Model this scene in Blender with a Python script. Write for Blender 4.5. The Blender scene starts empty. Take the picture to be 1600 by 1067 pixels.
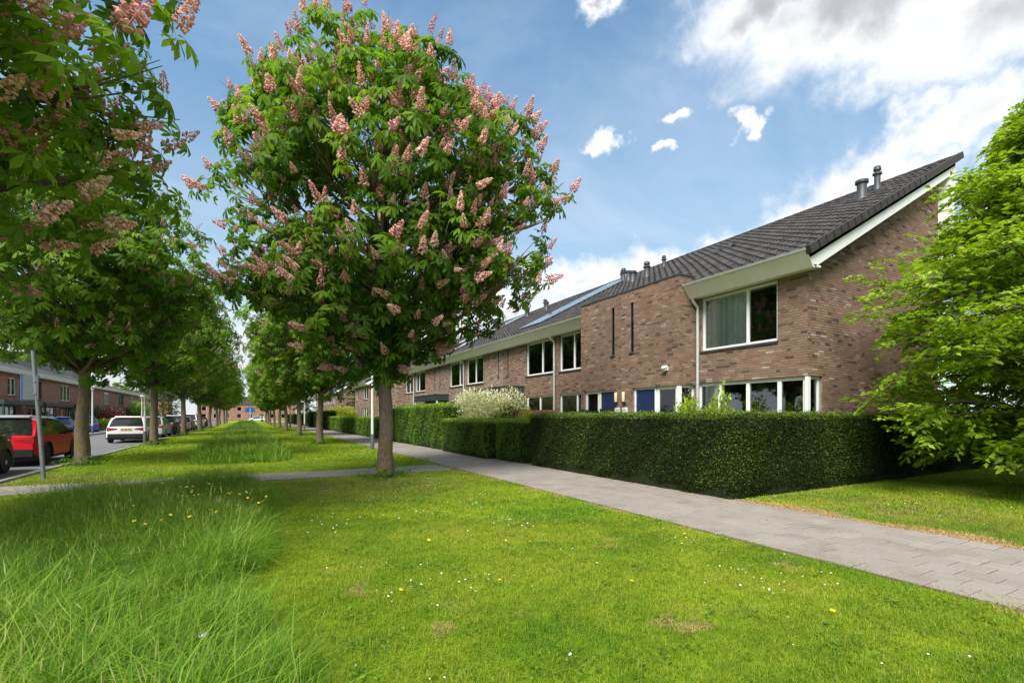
import bpy, bmesh, math, random
import numpy as np
from mathutils import Vector, Matrix

SC = bpy.context.scene
COL = SC.collection
R = math.radians
rnd = random.Random(7)
nrg = np.random.default_rng(11)

# ------------------------------------------------------------------ camera
THETA = math.atan(412.0 / 754.0)          # the terrace runs along +Y; the lens looks to the right of it
CAMH = 1.55
cam_d = bpy.data.cameras.new('camera')
cam_d.lens = 36 * 754 / 1600
cam_d.shift_y = 116.5 / 1600
cam_d.clip_start = 0.05
cam_d.clip_end = 3000
cam = bpy.data.objects.new('camera', cam_d)
COL.objects.link(cam)
cam.location = (0, 0, CAMH)
cam.rotation_euler = (R(90), 0, -THETA)
SC.camera = cam
SIN, COS = math.sin(THETA), math.cos(THETA)

def project(p):
    Z = p[0] * SIN + p[1] * COS
    return (800 + 754 * (p[0] * COS - p[1] * SIN) / max(Z, .01), 650 - 754 * (p[2] - CAMH) / max(Z, .01), Z)

# ------------------------------------------------------------------ world, sun, exposure
SC.view_settings.view_transform = 'Standard'
SC.view_settings.look = 'None'
SC.view_settings.exposure = 2.0
SC.view_settings.gamma = 1
SUN_EL, SUN_AZ = 49, 230                  # degrees; azimuth clockwise from +Y
sun_d = bpy.data.lights.new('sun', 'SUN')
sun_d.energy = 1.7
sun_d.angle = R(26)
sun_d.color = (1, .95, .87)
sun = bpy.data.objects.new('sun', sun_d)
COL.objects.link(sun)
sdir = Vector((math.sin(R(SUN_AZ)) * math.cos(R(SUN_EL)), math.cos(R(SUN_AZ)) * math.cos(R(SUN_EL)), math.sin(R(SUN_EL))))
sun.rotation_euler = sdir.to_track_quat('Z', 'Y').to_euler()
sun.location = sdir * 60

class NT:
    """tiny node-tree writer"""
    def __init__(s, tree): s.t = tree; s.n = tree.nodes; s.l = tree.links
    def node(s, typ, **kw):
        n = s.n.new(typ)
        for k, v in kw.items(): setattr(n, k, v)
        return n
    def put(s, sock, v):
        if hasattr(v, 'is_output') or isinstance(v, bpy.types.NodeSocket): s.l.new(v, sock)
        else: sock.default_value = v
    def m(s, op, a, b=0.0, c=None, clamp=False):
        n = s.node('ShaderNodeMath', operation=op, use_clamp=clamp)
        s.put(n.inputs[0], a); s.put(n.inputs[1], b)
        if c is not None: s.put(n.inputs[2], c)
        return n.outputs[0]
    def mix(s, f, a, b, blend='MIX'):
        n = s.node('ShaderNodeMix', data_type='RGBA', blend_type=blend)
        s.put(n.inputs[0], f); s.put(n.inputs[6], a); s.put(n.inputs[7], b)
        return n.outputs[2]
    def noise(s, vec=None, scale=1.0, detail=4, rough=.55, dist=0.0):
        n = s.node('ShaderNodeTexNoise')
        if vec is not None: s.l.new(vec, n.inputs['Vector'])
        n.inputs['Scale'].default_value = scale; n.inputs['Detail'].default_value = detail
        n.inputs['Roughness'].default_value = rough; n.inputs['Distortion'].default_value = dist
        return n.outputs[0]
    def ramp(s, f, stops, interp='LINEAR'):
        n = s.node('ShaderNodeValToRGB'); n.color_ramp.interpolation = interp
        e = n.color_ramp.elements
        while len(e) < len(stops): e.new(.5)
        for el, (p, c) in zip(e, stops):
            el.position = p; el.color = (*c[:3], 1) if hasattr(c, '__len__') else (c, c, c, 1)
        s.put(n.inputs[0], f)
        return n.outputs[0]
    def smooth(s, x, a, b):
        n = s.node('ShaderNodeMapRange', interpolation_type='SMOOTHSTEP')
        s.put(n.inputs[0], x); n.inputs[1].default_value = a; n.inputs[2].default_value = b
        return n.outputs[0]

world = bpy.data.worlds.new('World')
SC.world = world
world.use_nodes = True
W = NT(world.node_tree)
W.n.clear()
sky = W.node('ShaderNodeTexSky', sky_type='NISHITA')
sky.sun_disc = False
sky.sun_elevation = R(SUN_EL)
sky.sun_rotation = R(SUN_AZ)
sky.air_density = 1.2
sky.dust_density = 0.6
sky.ozone_density = 2.5
tc = W.node('ShaderNodeTexCoord')
sep = W.node('ShaderNodeSeparateXYZ'); W.l.new(tc.outputs['Generated'], sep.inputs[0])
dx, dy, dz = sep.outputs
az = W.m('MULTIPLY', W.m('ARCTAN2', dx, dy), 180 / math.pi)
el = W.m('MULTIPLY', W.m('ARCSINE', dz), 180 / math.pi)
den = W.m('MAXIMUM', W.m('ADD', dz, .12), .06)
cv = W.node('ShaderNodeCombineXYZ')
W.put(cv.inputs[0], W.m('DIVIDE', dx, den)); W.put(cv.inputs[1], W.m('DIVIDE', dy, den))
plane_v = cv.outputs[0]
dirv = tc.outputs['Generated']
fb = W.noise(dirv, 7.0, 8, .58, .3)
fb2 = W.noise(dirv, 22.0, 6, .6, .2)
turb = W.m('ADD', W.m('MULTIPLY', W.m('SUBTRACT', fb, .5), 2.6), W.m('MULTIPLY', W.m('SUBTRACT', fb2, .5), .9))
wv1 = W.node('ShaderNodeTexNoise'); W.l.new(dirv, wv1.inputs['Vector']); wv1.inputs['Scale'].default_value = 16; wv1.inputs['Detail'].default_value = 6; wv1.inputs['Roughness'].default_value = .55
ws = W.node('ShaderNodeSeparateColor'); W.l.new(wv1.outputs['Color'], ws.inputs[0])
azw = W.m('ADD', az, W.m('MULTIPLY', W.m('SUBTRACT', ws.outputs[0], .5), 11.0))
elw = W.m('ADD', el, W.m('MULTIPLY', W.m('SUBTRACT', ws.outputs[1], .5), 7.0))
# cumulus masses: azimuth, elevation, half widths (degrees)
BLOBS = [(66, 35.5, 19, 6.5), (56, 37, 9, 5), (76, 30, 12, 4.5), (72.5, 24.5, 5.5, 3.2), (66, 20.5, 8, 3.8), (60, 17.5, 9, 3.2),
         (48, 15.5, 11, 3.2), (37, 15.5, 9, 3), (26, 11, 12, 5.5), (8, 6, 20, 6), (-14, 5, 18, 6.5), (80, 19, 9, 7), (38.5, 40.6, 3, 1.6), (72, 38, 14, 6),
         (39.4, 28.6, 2.1, 1.2), (45.6, 27.7, 1.3, .7), (46.6, 30.6, 2.6, .8), (54.2, 28.8, 1.8, 1.3)]
D = None
for i, (a, e, ra, re) in enumerate(BLOBS):
    qa = W.m('MULTIPLY', W.m('SUBTRACT', azw, a), 1 / ra)
    qe = W.m('MULTIPLY', W.m('SUBTRACT', elw, e), 1 / re)
    d = W.m('SUBTRACT', 1.0, W.m('SQRT', W.m('ADD', W.m('MULTIPLY', qa, qa), W.m('MULTIPLY', qe, qe))))
    D = d if D is None else W.m('MAXIMUM', D, d)
    if i == 13: Dbig = D
# broken cloud added outside the view, denser there for soft fill light
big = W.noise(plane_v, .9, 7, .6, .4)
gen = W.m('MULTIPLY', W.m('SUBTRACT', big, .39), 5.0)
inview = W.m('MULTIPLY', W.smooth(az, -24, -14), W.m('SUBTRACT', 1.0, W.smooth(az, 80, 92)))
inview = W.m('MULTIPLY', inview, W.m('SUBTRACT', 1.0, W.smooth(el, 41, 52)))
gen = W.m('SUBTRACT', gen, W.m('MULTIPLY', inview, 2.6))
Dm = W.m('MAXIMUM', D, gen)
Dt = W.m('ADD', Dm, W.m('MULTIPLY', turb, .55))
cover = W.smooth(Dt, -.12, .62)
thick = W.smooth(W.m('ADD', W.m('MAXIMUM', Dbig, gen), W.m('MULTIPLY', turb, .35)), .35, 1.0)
lowgrey = W.m('SUBTRACT', 1.0, W.smooth(el, 3, 15))
upgrey = W.m('MULTIPLY', thick, W.m('ADD', .40, W.m('MULTIPLY', W.smooth(el, 26, 34), .6)))
ccol = W.mix(upgrey, (4.75, 4.8, 4.9, 1), (2.25, 2.35, 2.52, 1))
ccol = W.mix(W.m('MULTIPLY', lowgrey, .75), ccol, (3.2, 3.32, 3.52, 1))
# thin high cirrus
mp = W.node('ShaderNodeMapping'); W.l.new(plane_v, mp.inputs[0])
mp.inputs['Rotation'].default_value = (0, 0, R(35)); mp.inputs['Scale'].default_value = (.9, 1.4, 1)
cir = W.smooth(W.noise(mp.outputs[0], .9, 8, .6, .5), .36, .82)
skyc = W.mix(1.0, sky.outputs[0], (.64, .84, .84, 1), 'MULTIPLY')
skyc = W.mix(W.m('MULTIPLY', W.m('SUBTRACT', 1.0, W.smooth(el, 8, 40)), .55), skyc, (2.5, 2.82, 3.1, 1))
skyc = W.mix(W.m('MULTIPLY', cir, .5), skyc, (3.9, 4.3, 4.8, 1))
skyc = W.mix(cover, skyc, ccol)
bg = W.node('ShaderNodeBackground'); bg.inputs[1].default_value = .06
W.l.new(skyc, bg.inputs[0])
wo = W.node('ShaderNodeOutputWorld'); W.l.new(bg.outputs[0], wo.inputs[0])

# ------------------------------------------------------------------ materials
def lin(r, g, b):
    f = lambda c: (c / 255 / 12.92) if c <= 10 else ((c / 255 + .055) / 1.055) ** 2.4
    return (f(r), f(g), f(b), 1)

def material(name):
    m = bpy.data.materials.new(name); m.use_nodes = True
    t = NT(m.node_tree)
    return m, t, m.node_tree.nodes['Principled BSDF']

def pos(t): return t.node('ShaderNodeNewGeometry').outputs['Position']
def attr(t, name='tint'): return t.node('ShaderNodeAttribute', attribute_name=name).outputs['Fac']
def bump(t, b, h, strength=.4, dist=.01):
    n = t.node('ShaderNodeBump'); n.inputs['Strength'].default_value = strength; n.inputs['Distance'].default_value = dist
    t.l.new(h, n.inputs['Height']); t.l.new(n.outputs[0], b.inputs['Normal'])

def simple(name, col, rough=.6, metal=0, var=.12, scale=6, spec=.5):
    m, t, b = material(name)
    n = t.noise(pos(t), scale, 5, .6)
    f = t.ramp(n, [(.3, 1 - var), (.7, 1 + var * .6)])
    c = t.mix(1, col, f, 'MULTIPLY')
    t.l.new(c, b.inputs['Base Color'])
    b.inputs['Roughness'].default_value = rough; b.inputs['Metallic'].default_value = metal
    b.inputs['Specular IOR Level'].default_value = spec
    return m

def leafmat(name, dark, mid, light, trans=.35, rough=.5, spec=.3):
    """two-sided foliage: own colour from the per-leaf tint, part of the light passes through"""
    m, t, b = material(name)
    c = t.ramp(attr(t), [(0, dark), (.5, mid), (1, light)])
    t.l.new(c, b.inputs['Base Color'])
    b.inputs['Roughness'].default_value = rough; b.inputs['Specular IOR Level'].default_value = spec
    tr = t.node('ShaderNodeBsdfTranslucent')
    tc_ = t.mix(1, c, (1.25, 1.35, .55, 1), 'MULTIPLY')
    t.l.new(tc_, tr.inputs[0])
    mx = t.node('ShaderNodeMixShader'); mx.inputs[0].default_value = trans
    t.l.new(b.outputs[0], mx.inputs[1]); t.l.new(tr.outputs[0], mx.inputs[2])
    t.l.new(mx.outputs[0], m.node_tree.nodes['Material Output'].inputs[0])
    return m

M = {}
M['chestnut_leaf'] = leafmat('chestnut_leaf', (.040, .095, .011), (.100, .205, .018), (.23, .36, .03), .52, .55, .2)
M['hornbeam_leaf'] = leafmat('hornbeam_leaf', (.10, .19, .012), (.25, .37, .020), (.42, .54, .05), .45)
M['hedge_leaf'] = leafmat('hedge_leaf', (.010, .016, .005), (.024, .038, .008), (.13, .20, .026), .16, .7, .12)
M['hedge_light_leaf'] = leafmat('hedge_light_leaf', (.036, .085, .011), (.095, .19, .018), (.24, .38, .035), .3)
M['shrub_leaf'] = leafmat('shrub_leaf', (.06, .12, .02), (.13, .22, .03), (.24, .34, .05), .3)
M['willow_leaf'] = leafmat('willow_leaf', (.22, .28, .09), (.52, .54, .32), (.78, .70, .60), .3)
M['yellow_leaf'] = leafmat('yellow_leaf', (.20, .24, .02), (.36, .40, .03), (.52, .52, .06), .3)
M['purple_leaf'] = leafmat('purple_leaf', (.04, .012, .014), (.085, .022, .024), (.15, .05, .045), .25)
M['weed'] = leafmat('weed_leaf', (.055, .13, .010), (.09, .19, .014), (.16, .27, .022), .25)
M['petal'] = leafmat('petal', (.52, .22, .24), (.74, .40, .42), (.87, .64, .63), .3, .6, .2)
M['green_core'] = simple('hedge_core', (.018, .026, .010, 1), .95, var=.4, scale=9, spec=.1)
M['white_petal'] = simple('daisy_petal', (.82, .82, .78, 1), .7, var=.05)
M['yellow_petal'] = simple('buttercup_petal', (.80, .58, .02, 1), .5, var=.1)
M['seed_head'] = simple('seed_head', (.40, .42, .36, 1), .9, var=.1)

def bark(name, a, bcol, moss):
    m, t, b = material(name)
    p = pos(t)
    mpn = t.node('ShaderNodeMapping'); t.l.new(p, mpn.inputs[0]); mpn.inputs['Scale'].default_value = (1, 1, .35)
    n1 = t.noise(mpn.outputs[0], 22, 7, .7, .6)
    n2 = t.noise(p, 2.6, 4, .6)
    c = t.ramp(n1, [(.3, a), (.52, bcol), (.75, tuple(min(1, x * 1.35) for x in bcol))])
    c = t.mix(t.smooth(n2, .48, .68), c, (*moss, 1))
    t.l.new(c, b.inputs['Base Color']); b.inputs['Roughness'].default_value = .95
    b.inputs['Specular IOR Level'].default_value = .15
    bump(t, b, n1, .9, .03)
    return m
M['bark'] = bark('chestnut_bark', (.06, .047, .038), (.17, .135, .108), (.16, .125, .035))
M['twig'] = simple('twig_bark', (.07, .052, .036, 1), .9, var=.3, spec=.15)

def brick_stops():
    return [(0, (.085, .062, .058)), (.10, (.115, .080, .070)), (.22, (.175, .112, .086)), (.45, (.218, .140, .104)),
            (.68, (.245, .162, .122)), (.85, (.275, .180, .130)), (.95, (.30, .225, .18)), (1, (.36, .31, .275))]
def brickpiece():
    m, t, b = material('wall_brick')
    p = pos(t)
    c = t.ramp(attr(t), brick_stops())
    n = t.noise(p, 38, 4, .65); big_ = t.noise(p, .8, 3, .5)
    c = t.mix(1, c, t.ramp(n, [(.3, .78), (.7, 1.15)]), 'MULTIPLY')
    c = t.mix(t.m('MULTIPLY', t.smooth(t.noise(p, 2.2, 6, .7), .58, .76), .3), c, (.42, .38, .34, 1))
    c = t.mix(1, c, t.ramp(big_, [(.3, .88), (.7, 1.08)]), 'MULTIPLY')
    t.l.new(c, b.inputs['Base Color']); b.inputs['Roughness'].default_value = .9; b.inputs['Specular IOR Level'].default_value = .2
    bump(t, b, n, .5, .004)
    return m
M['brick'] = brickpiece()
def brickwall(name, stops, mortar, seed=0.0):
    """far walls: courses too small to pick apart"""
    m, t, b = material(name)
    sp = t.node('ShaderNodeSeparateXYZ'); t.l.new(pos(t), sp.inputs[0])
    cb = t.node('ShaderNodeCombineXYZ')
    t.put(cb.inputs[0], t.m('ADD', sp.outputs[0], sp.outputs[1])); t.put(cb.inputs[1], sp.outputs[2])
    bt = t.node('ShaderNodeTexBrick'); t.l.new(cb.outputs[0], bt.inputs[0])
    bt.inputs['Scale'].default_value = 1; bt.inputs['Brick Width'].default_value = .22; bt.inputs['Row Height'].default_value = .0625
    bt.inputs['Mortar Size'].default_value = .006; bt.inputs['Color1'].default_value = (0, 0, 0, 1); bt.inputs['Color2'].default_value = (1, 1, 1, 1)
    bt.inputs['Mortar'].default_value = (.5, .5, .5, 1)
    c = t.ramp(bt.outputs['Color'], stops)
    c = t.mix(bt.outputs['Fac'], c, mortar)
    c = t.mix(1, c, t.ramp(t.noise(pos(t), 1.1, 5, .6), [(.3, .82), (.7, 1.15)]), 'MULTIPLY')
    t.l.new(c, b.inputs['Base Color']); b.inputs['Roughness'].default_value = .92; b.inputs['Specular IOR Level'].default_value = .2
    return m
M['brickfar'] = brickwall('far_brick', brick_stops(), (.23, .20, .17, 1))
M['brickred'] = brickwall('red_brick', [(0, (.24, .11, .075)), (.5, (.33, .16, .11)), (1, (.40, .21, .15))], (.24, .19, .16, 1))
M['mortar'] = simple('mortar', (.235, .20, .168, 1), .95, var=.2, spec=.1)
M['white'] = simple('white_frame_paint', (.80, .81, .80, 1), .35, var=.04)
M['bargewhite'] = simple('white_board', (.78, .80, .80, 1), .5, var=.05, scale=3)
M['fascia'] = simple('grey_green_fascia', (.84, .80, .81, 1), .55, var=.07, scale=1.5)
M['zinc'] = simple('zinc', (.50, .51, .50, 1), .45, .3, var=.12)
M['sillblue'] = simple('slate_sill', (.055, .065, .09, 1), .5, var=.15)
M['darkblue'] = simple('dark_blue_door_paint', (.010, .020, .075, 1), .4, var=.12, scale=2)
M['anthracite'] = simple('anthracite_panel', (.035, .042, .055, 1), .45, var=.15, scale=2)
M['flue'] = simple('flue_grey', (.045, .05, .06, 1), .5, var=.2)
M['interior'] = simple('dim_room', (.045, .042, .04, 1), .95, var=.2, spec=.1)
M['curtain'] = simple('curtain_cloth', (.80, .82, .84, 1), .9, var=.06, scale=4)
M['blind'] = simple('grey_blind', (.20, .205, .215, 1), .8, var=.1)
M['concrete'] = simple('concrete', (.32, .31, .29, 1), .9, var=.15)
M['wood'] = simple('fence_wood', (.24, .125, .06, 1), .8, var=.25, scale=8)
M['black'] = simple('black_plastic', (.012, .012, .013, 1), .5, var=.1)
M['steel'] = simple('galvanised_steel', (.17, .19, .21, 1), .5, .4, var=.15)
M['lightgrey'] = simple('pale_grey_paint', (.62, .63, .62, 1), .5, var=.08)
M['darksleeve'] = simple('dark_post_sleeve', (.07, .07, .075, 1), .7, var=.2)
M['cream'] = simple('cream_lamp_glass', (.74, .62, .36, 1), .4, var=.05)
M['signblue'] = simple('sign_blue', (.012, .10, .33, 1), .4, var=.08)
M['signback'] = simple('sign_back', (.06, .075, .085, 1), .5, var=.15)
M['straw'] = simple('straw', (.46, .31, .15, 1), .9, var=.25, scale=20, spec=.1)

def glass():
    m, t, b = material('window_glass')
    b.inputs['Base Color'].default_value = (.9, .95, .95, 1); b.inputs['Roughness'].default_value = .02
    tr = t.node('ShaderNodeBsdfTransparent'); tr.inputs[0].default_value = (.92, .95, .95, 1)
    gl = t.node('ShaderNodeBsdfGlossy'); gl.inputs['Roughness'].default_value = .02; gl.inputs[0].default_value = (.9, .95, 1, 1)
    bm_ = t.node('ShaderNodeBump'); bm_.inputs['Strength'].default_value = .05; bm_.inputs['Distance'].default_value = .02
    t.l.new(t.noise(pos(t), 1.4, 2), bm_.inputs['Height']); t.l.new(bm_.outputs[0], gl.inputs['Normal'])
    lw = t.node('ShaderNodeFresnel'); lw.inputs[0].default_value = 1.5
    mx = t.node('ShaderNodeMixShader'); t.l.new(t.m('ADD', t.m('MULTIPLY', lw.outputs[0], 1.0), .04, clamp=True), mx.inputs[0])
    t.l.new(tr.outputs[0], mx.inputs[1]); t.l.new(gl.outputs[0], mx.inputs[2])
    t.l.new(mx.outputs[0], m.node_tree.nodes['Material Output'].inputs[0])
    return m
M['glass'] = glass()

def rooftile():
    m, t, b = material('roof_tile')
    p = pos(t)
    c = t.ramp(attr(t), [(0, (.026, .024, .025)), (.5, (.044, .040, .040)), (1, (.070, .064, .062))])
    c = t.mix(t.m('MULTIPLY', t.smooth(t.noise(p, 1.5, 6, .7), .56, .75), .55), c, (.115, .098, .07, 1))
    n = t.noise(p, 40, 4, .7)
    c = t.mix(1, c, t.ramp(n, [(.3, .8), (.7, 1.2)]), 'MULTIPLY')
    t.l.new(c, b.inputs['Base Color']); b.inputs['Roughness'].default_value = .75; b.inputs['Specular IOR Level'].default_value = .35
    return m
M['tile'] = rooftile()

def pavetile():
    m, t, b = material('paving_tile')
    p = pos(t)
    c = t.ramp(attr(t), [(0, (.235, .212, .188)), (.5, (.262, .238, .213)), (.9, (.288, .263, .236)), (1, (.33, .305, .28))])
    n = t.noise(p, 60, 5, .7); n2 = t.noise(p, 1.7, 5, .65)
    c = t.mix(1, c, t.ramp(n, [(.3, .80), (.7, 1.15)]), 'MULTIPLY')
    c = t.mix(t.m('MULTIPLY', t.smooth(n2, .5, .72), .5), c, (.15, .125, .105, 1))
    t.l.new(c, b.inputs['Base Color']); b.inputs['Roughness'].default_value = .92; b.inputs['Specular IOR Level'].default_value = .2
    bump(t, b, n, .5, .004)
    return m
M['pave'] = pavetile()
M['pavebed'] = simple('sandy_joint', (.115, .085, .055, 1), .95, var=.35, scale=14, spec=.1)
M['asphalt'] = simple('asphalt', (.145, .145, .155, 1), .85, var=.16, scale=3, spec=.3)
M['kerb'] = simple('kerbstone', (.27, .26, .25, 1), .9, var=.15)

def grass_color(t, p, blade=False):
    """lawn colour from its place on the ground: lush, yellow and worn patches"""
    a = t.noise(p, .55, 5, .6, .3); b_ = t.noise(p, 2.4, 5, .65); c_ = t.noise(p, 9.0, 4, .6)
    v = t.m('ADD', t.m('MULTIPLY', a, .6), t.m('ADD', t.m('MULTIPLY', b_, .3), t.m('MULTIPLY', c_, .1)))
    col = t.ramp(v, [(.36, (.10, .225, .010)), (.46, (.185, .30, .014)), (.55, (.265, .355, .020)), (.66, (.34, .37, .05))])
    dry = t.m('MULTIPLY', t.smooth(t.noise(p, .9, 6, .7, .5), .58, .76), .6)
    # bare worn earth round the lone tree and at the path corner
    def worn(x, y, r_):
        v_ = t.node('ShaderNodeVectorMath', operation='DISTANCE'); t.l.new(p, v_.inputs[0]); v_.inputs[1].default_value = (x, y, 0)
        return t.m('MULTIPLY', t.m('SUBTRACT', 1.0, t.smooth(v_.outputs['Value'], r_ * .2, r_)), t.smooth(t.noise(p, 3.0, 6, .7), .38, .62))
    w_ = t.m('MAXIMUM', worn(2.4, 11.0, 3.2), t.m('MAXIMUM', worn(-4.4, 15.5, 2.6), worn(9.5, 3.8, 2.4)))
    dry = t.m('MAXIMUM', dry, t.m('MULTIPLY', w_, .62))
    return t.mix(dry, col, (.29, .22, .105, 1))
def ground_mat():
    m, t, b = material('lawn_ground')
    p = pos(t)
    c = grass_color(t, p)
    c = t.mix(1, c, t.ramp(t.noise(p, 45, 4, .7), [(.25, .55), (.7, 1.1)]), 'MULTIPLY')
    t.l.new(c, b.inputs['Base Color']); b.inputs['Roughness'].default_value = 1; b.inputs['Specular IOR Level'].default_value = .05
    bump(t, b, t.noise(p, 60, 3, .7), .8, .03)
    return m
M['ground'] = ground_mat()
def blade_mat(name, tall=False):
    m, t, b = material(name)
    p = pos(t)
    ti = attr(t)
    if tall:
        a = t.noise(p, .8, 4, .6); b2 = t.noise(p, 5, 3, .6)
        v = t.m('ADD', t.m('MULTIPLY', a, .45), t.m('ADD', t.m('MULTIPLY', b2, .25), t.m('MULTIPLY', ti, .3)))
        c = t.ramp(v, [(.25, (.045, .125, .014)), (.42, (.105, .235, .016)), (.58, (.20, .34, .028)), (.78, (.34, .43, .10))])
    else:
        c = grass_color(t, p)
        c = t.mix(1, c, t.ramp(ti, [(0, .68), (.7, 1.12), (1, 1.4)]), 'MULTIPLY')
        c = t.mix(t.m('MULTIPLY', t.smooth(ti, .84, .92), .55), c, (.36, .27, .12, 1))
    if tall: c = t.mix(t.m('MULTIPLY', t.smooth(ti, .93, .97), .8), c, (.33, .35, .13, 1))
    t.l.new(c, b.inputs['Base Color']); b.inputs['Roughness'].default_value = .6; b.inputs['Specular IOR Level'].default_value = .2
    tr = t.node('ShaderNodeBsdfTranslucent'); t.l.new(t.mix(1, c, (1.2, 1.25, .7, 1), 'MULTIPLY'), tr.inputs[0])
    mx = t.node('ShaderNodeMixShader'); mx.inputs[0].default_value = .35
    t.l.new(b.outputs[0], mx.inputs[1]); t.l.new(tr.outputs[0], mx.inputs[2])
    t.l.new(mx.outputs[0], m.node_tree.nodes['Material Output'].inputs[0])
    return m
M['blade'] = blade_mat('lawn_blade')
M['tallblade'] = blade_mat('tall_grass_blade', True)
M['shadyblade'] = leafmat('shaded_lawn_blade', (.05, .10, .014), (.10, .17, .02), (.20, .25, .05), .3)

# ------------------------------------------------------------------ mesh helpers
class MB:
    def __init__(s): s.v = []; s.f = []; s.t = []
    def quad(s, a, b, c, d, tint=.5):
        i = len(s.v); s.v += [a, b, c, d]; s.f.append((i, i + 1, i + 2, i + 3)); s.t += [tint] * 4
    def poly(s, pts, tint=.5):
        i = len(s.v); s.v += list(pts); s.f.append(tuple(range(i, i + len(pts)))); s.t += [tint] * len(pts)
    def box(s, x0, x1, y0, y1, z0, z1, tint=.5):
        if x0 > x1: x0, x1 = x1, x0
        if y0 > y1: y0, y1 = y1, y0
        i = len(s.v)
        s.v += [(x0, y0, z0), (x1, y0, z0), (x1, y1, z0), (x0, y1, z0), (x0, y0, z1), (x1, y0, z1), (x1, y1, z1), (x0, y1, z1)]
        s.f += [tuple(i + k for k in q) for q in ((0, 3, 2, 1), (4, 5, 6, 7), (0, 1, 5, 4), (1, 2, 6, 5), (2, 3, 7, 6), (3, 0, 4, 7))]
        s.t += [tint] * 8
    def prism(s, pts_a, pts_b, tint=.5):
        """two equal outlines joined"""
        i = len(s.v); n = len(pts_a); s.v += list(pts_a) + list(pts_b); s.t += [tint] * (2 * n)
        s.f.append(tuple(range(i + n - 1, i - 1, -1))); s.f.append(tuple(range(i + n, i + 2 * n)))
        for k in range(n):
            j = (k + 1) % n; s.f.append((i + k, i + j, i + n + j, i + n + k))
    def tube(s, pts, rad, n=8, cap=True, tint=.5):
        pts = [Vector(p) for p in pts]
        i0 = len(s.v)
        for k, p in enumerate(pts):
            d = (pts[min(k + 1, len(pts) - 1)] - pts[max(k - 1, 0)])
            d = d.normalized() if d.length > 1e-6 else Vector((0, 0, 1))
            ref = Vector((1, 0, 0)) if abs(d.x) < .8 else Vector((0, 1, 0))
            a = d.cross(ref).normalized(); b = d.cross(a)
            r = rad[k] if hasattr(rad, '__len__') else rad
            for q in range(n):
                w = 2 * math.pi * q / n
                s.v.append(tuple(p + (a * math.cos(w) + b * math.sin(w)) * r)); s.t.append(tint)
        for k in range(len(pts) - 1):
            for q in range(n):
                A = i0 + k * n + q; B = i0 + k * n + (q + 1) % n
                s.f.append((A, A + n, B + n, B))
        if cap:
            s.f.append(tuple(i0 + q for q in range(n)))
            e = i0 + (len(pts) - 1) * n
            s.f.append(tuple(e + q for q in range(n - 1, -1, -1)))
    def lathe(s, prof, cx=0, cy=0, cz=0, n=14, axis='z', tint=.5):
        i0 = len(s.v)
        for r, h in prof:
            for q in range(n):
                w = 2 * math.pi * q / n
                if axis == 'z': s.v.append((cx + r * math.cos(w), cy + r * math.sin(w), cz + h))
                else: s.v.append((cx + h, cy + r * math.cos(w), cz + r * math.sin(w)))
                s.t.append(tint)
        for k in range(len(prof) - 1):
            for q in range(n):
                A = i0 + k * n + q; B = i0 + k * n + (q + 1) % n
                s.f.append((A, B, B + n, A + n))
        s.f.append(tuple(i0 + q for q in range(n - 1, -1, -1)))
        e = i0 + (len(prof) - 1) * n
        s.f.append(tuple(e + q for q in range(n)))
    def mesh(s, name, mat, smooth=False, angle=None):
        me = bpy.data.meshes.new(name)
        me.from_pydata([tuple(v) for v in s.v], [], s.f)
        at = me.attributes.new('tint', 'FLOAT', 'POINT'); at.data.foreach_set('value', np.array(s.t, dtype=np.float32))
        if mat: me.materials.append(M[mat] if isinstance(mat, str) else mat)
        if smooth:
            me.polygons.foreach_set('use_smooth', [True] * len(me.polygons))
            if angle: me.set_sharp_from_angle(angle=R(angle))
        me.update()
        return me
    def build(s, name, mat, parent=None, smooth=False, angle=None):
        return link(name, s.mesh(name, mat, smooth, angle), parent)

def link(name, data, parent=None):
    o = bpy.data.objects.new(name, data); COL.objects.link(o)
    if parent is not None: o.parent = parent
    return o
def tag(o, label, cat, group=None, kind=None):
    o['label'] = label; o['category'] = cat
    if group: o['group'] = group
    if kind: o['kind'] = kind
    return o
def structure(o, label=None, cat=None):
    o['kind'] = 'structure'
    if label: o['label'] = label; o['category'] = cat
    return o
def thing(name, loc, label, cat, group=None, rz=0):
    o = bpy.data.objects.new(name, None); COL.objects.link(o)
    o.location = loc; o.rotation_euler = (0, 0, rz); o.empty_display_size = .2
    return tag(o, label, cat, group)

def npmesh(name, V, F, T, mat):
    """V (n,3), F (m,k) same-size faces, T (n,) tint"""
    me = bpy.data.meshes.new(name)
    V = np.asarray(V, np.float32); F = np.asarray(F, np.int32)
    me.vertices.add(len(V)); me.vertices.foreach_set('co', V.ravel())
    k = F.shape[1]
    me.loops.add(F.size); me.loops.foreach_set('vertex_index', F.ravel())
    me.polygons.add(len(F)); me.polygons.foreach_set('loop_start', np.arange(0, F.size, k, dtype=np.int32))
    me.polygons.foreach_set('loop_total', np.full(len(F), k, np.int32))
    at = me.attributes.new('tint', 'FLOAT', 'POINT'); at.data.foreach_set('value', np.asarray(T, np.float32))
    me.materials.append(M[mat])
    me.update(calc_edges=True)
    return me

def stamp(templ_v, templ_f, mats, tints, jitter=None):
    """repeat a template by 4x4 matrices -> V,F,T"""
    tv = np.asarray(templ_v, np.float32); tf = np.asarray(templ_f, np.int32)
    A = np.asarray(mats, np.float32)
    V = np.einsum('nij,kj->nki', A[:, :3, :3], tv) + A[:, None, :3, 3]
    n, k = len(A), len(tv)
    F = (tf[None] + (np.arange(n, dtype=np.int32) * k)[:, None, None]).reshape(-1, tf.shape[1])
    T = np.repeat(np.asarray(tints, np.float32), k)
    return V.reshape(-1, 3), F, T

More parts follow.
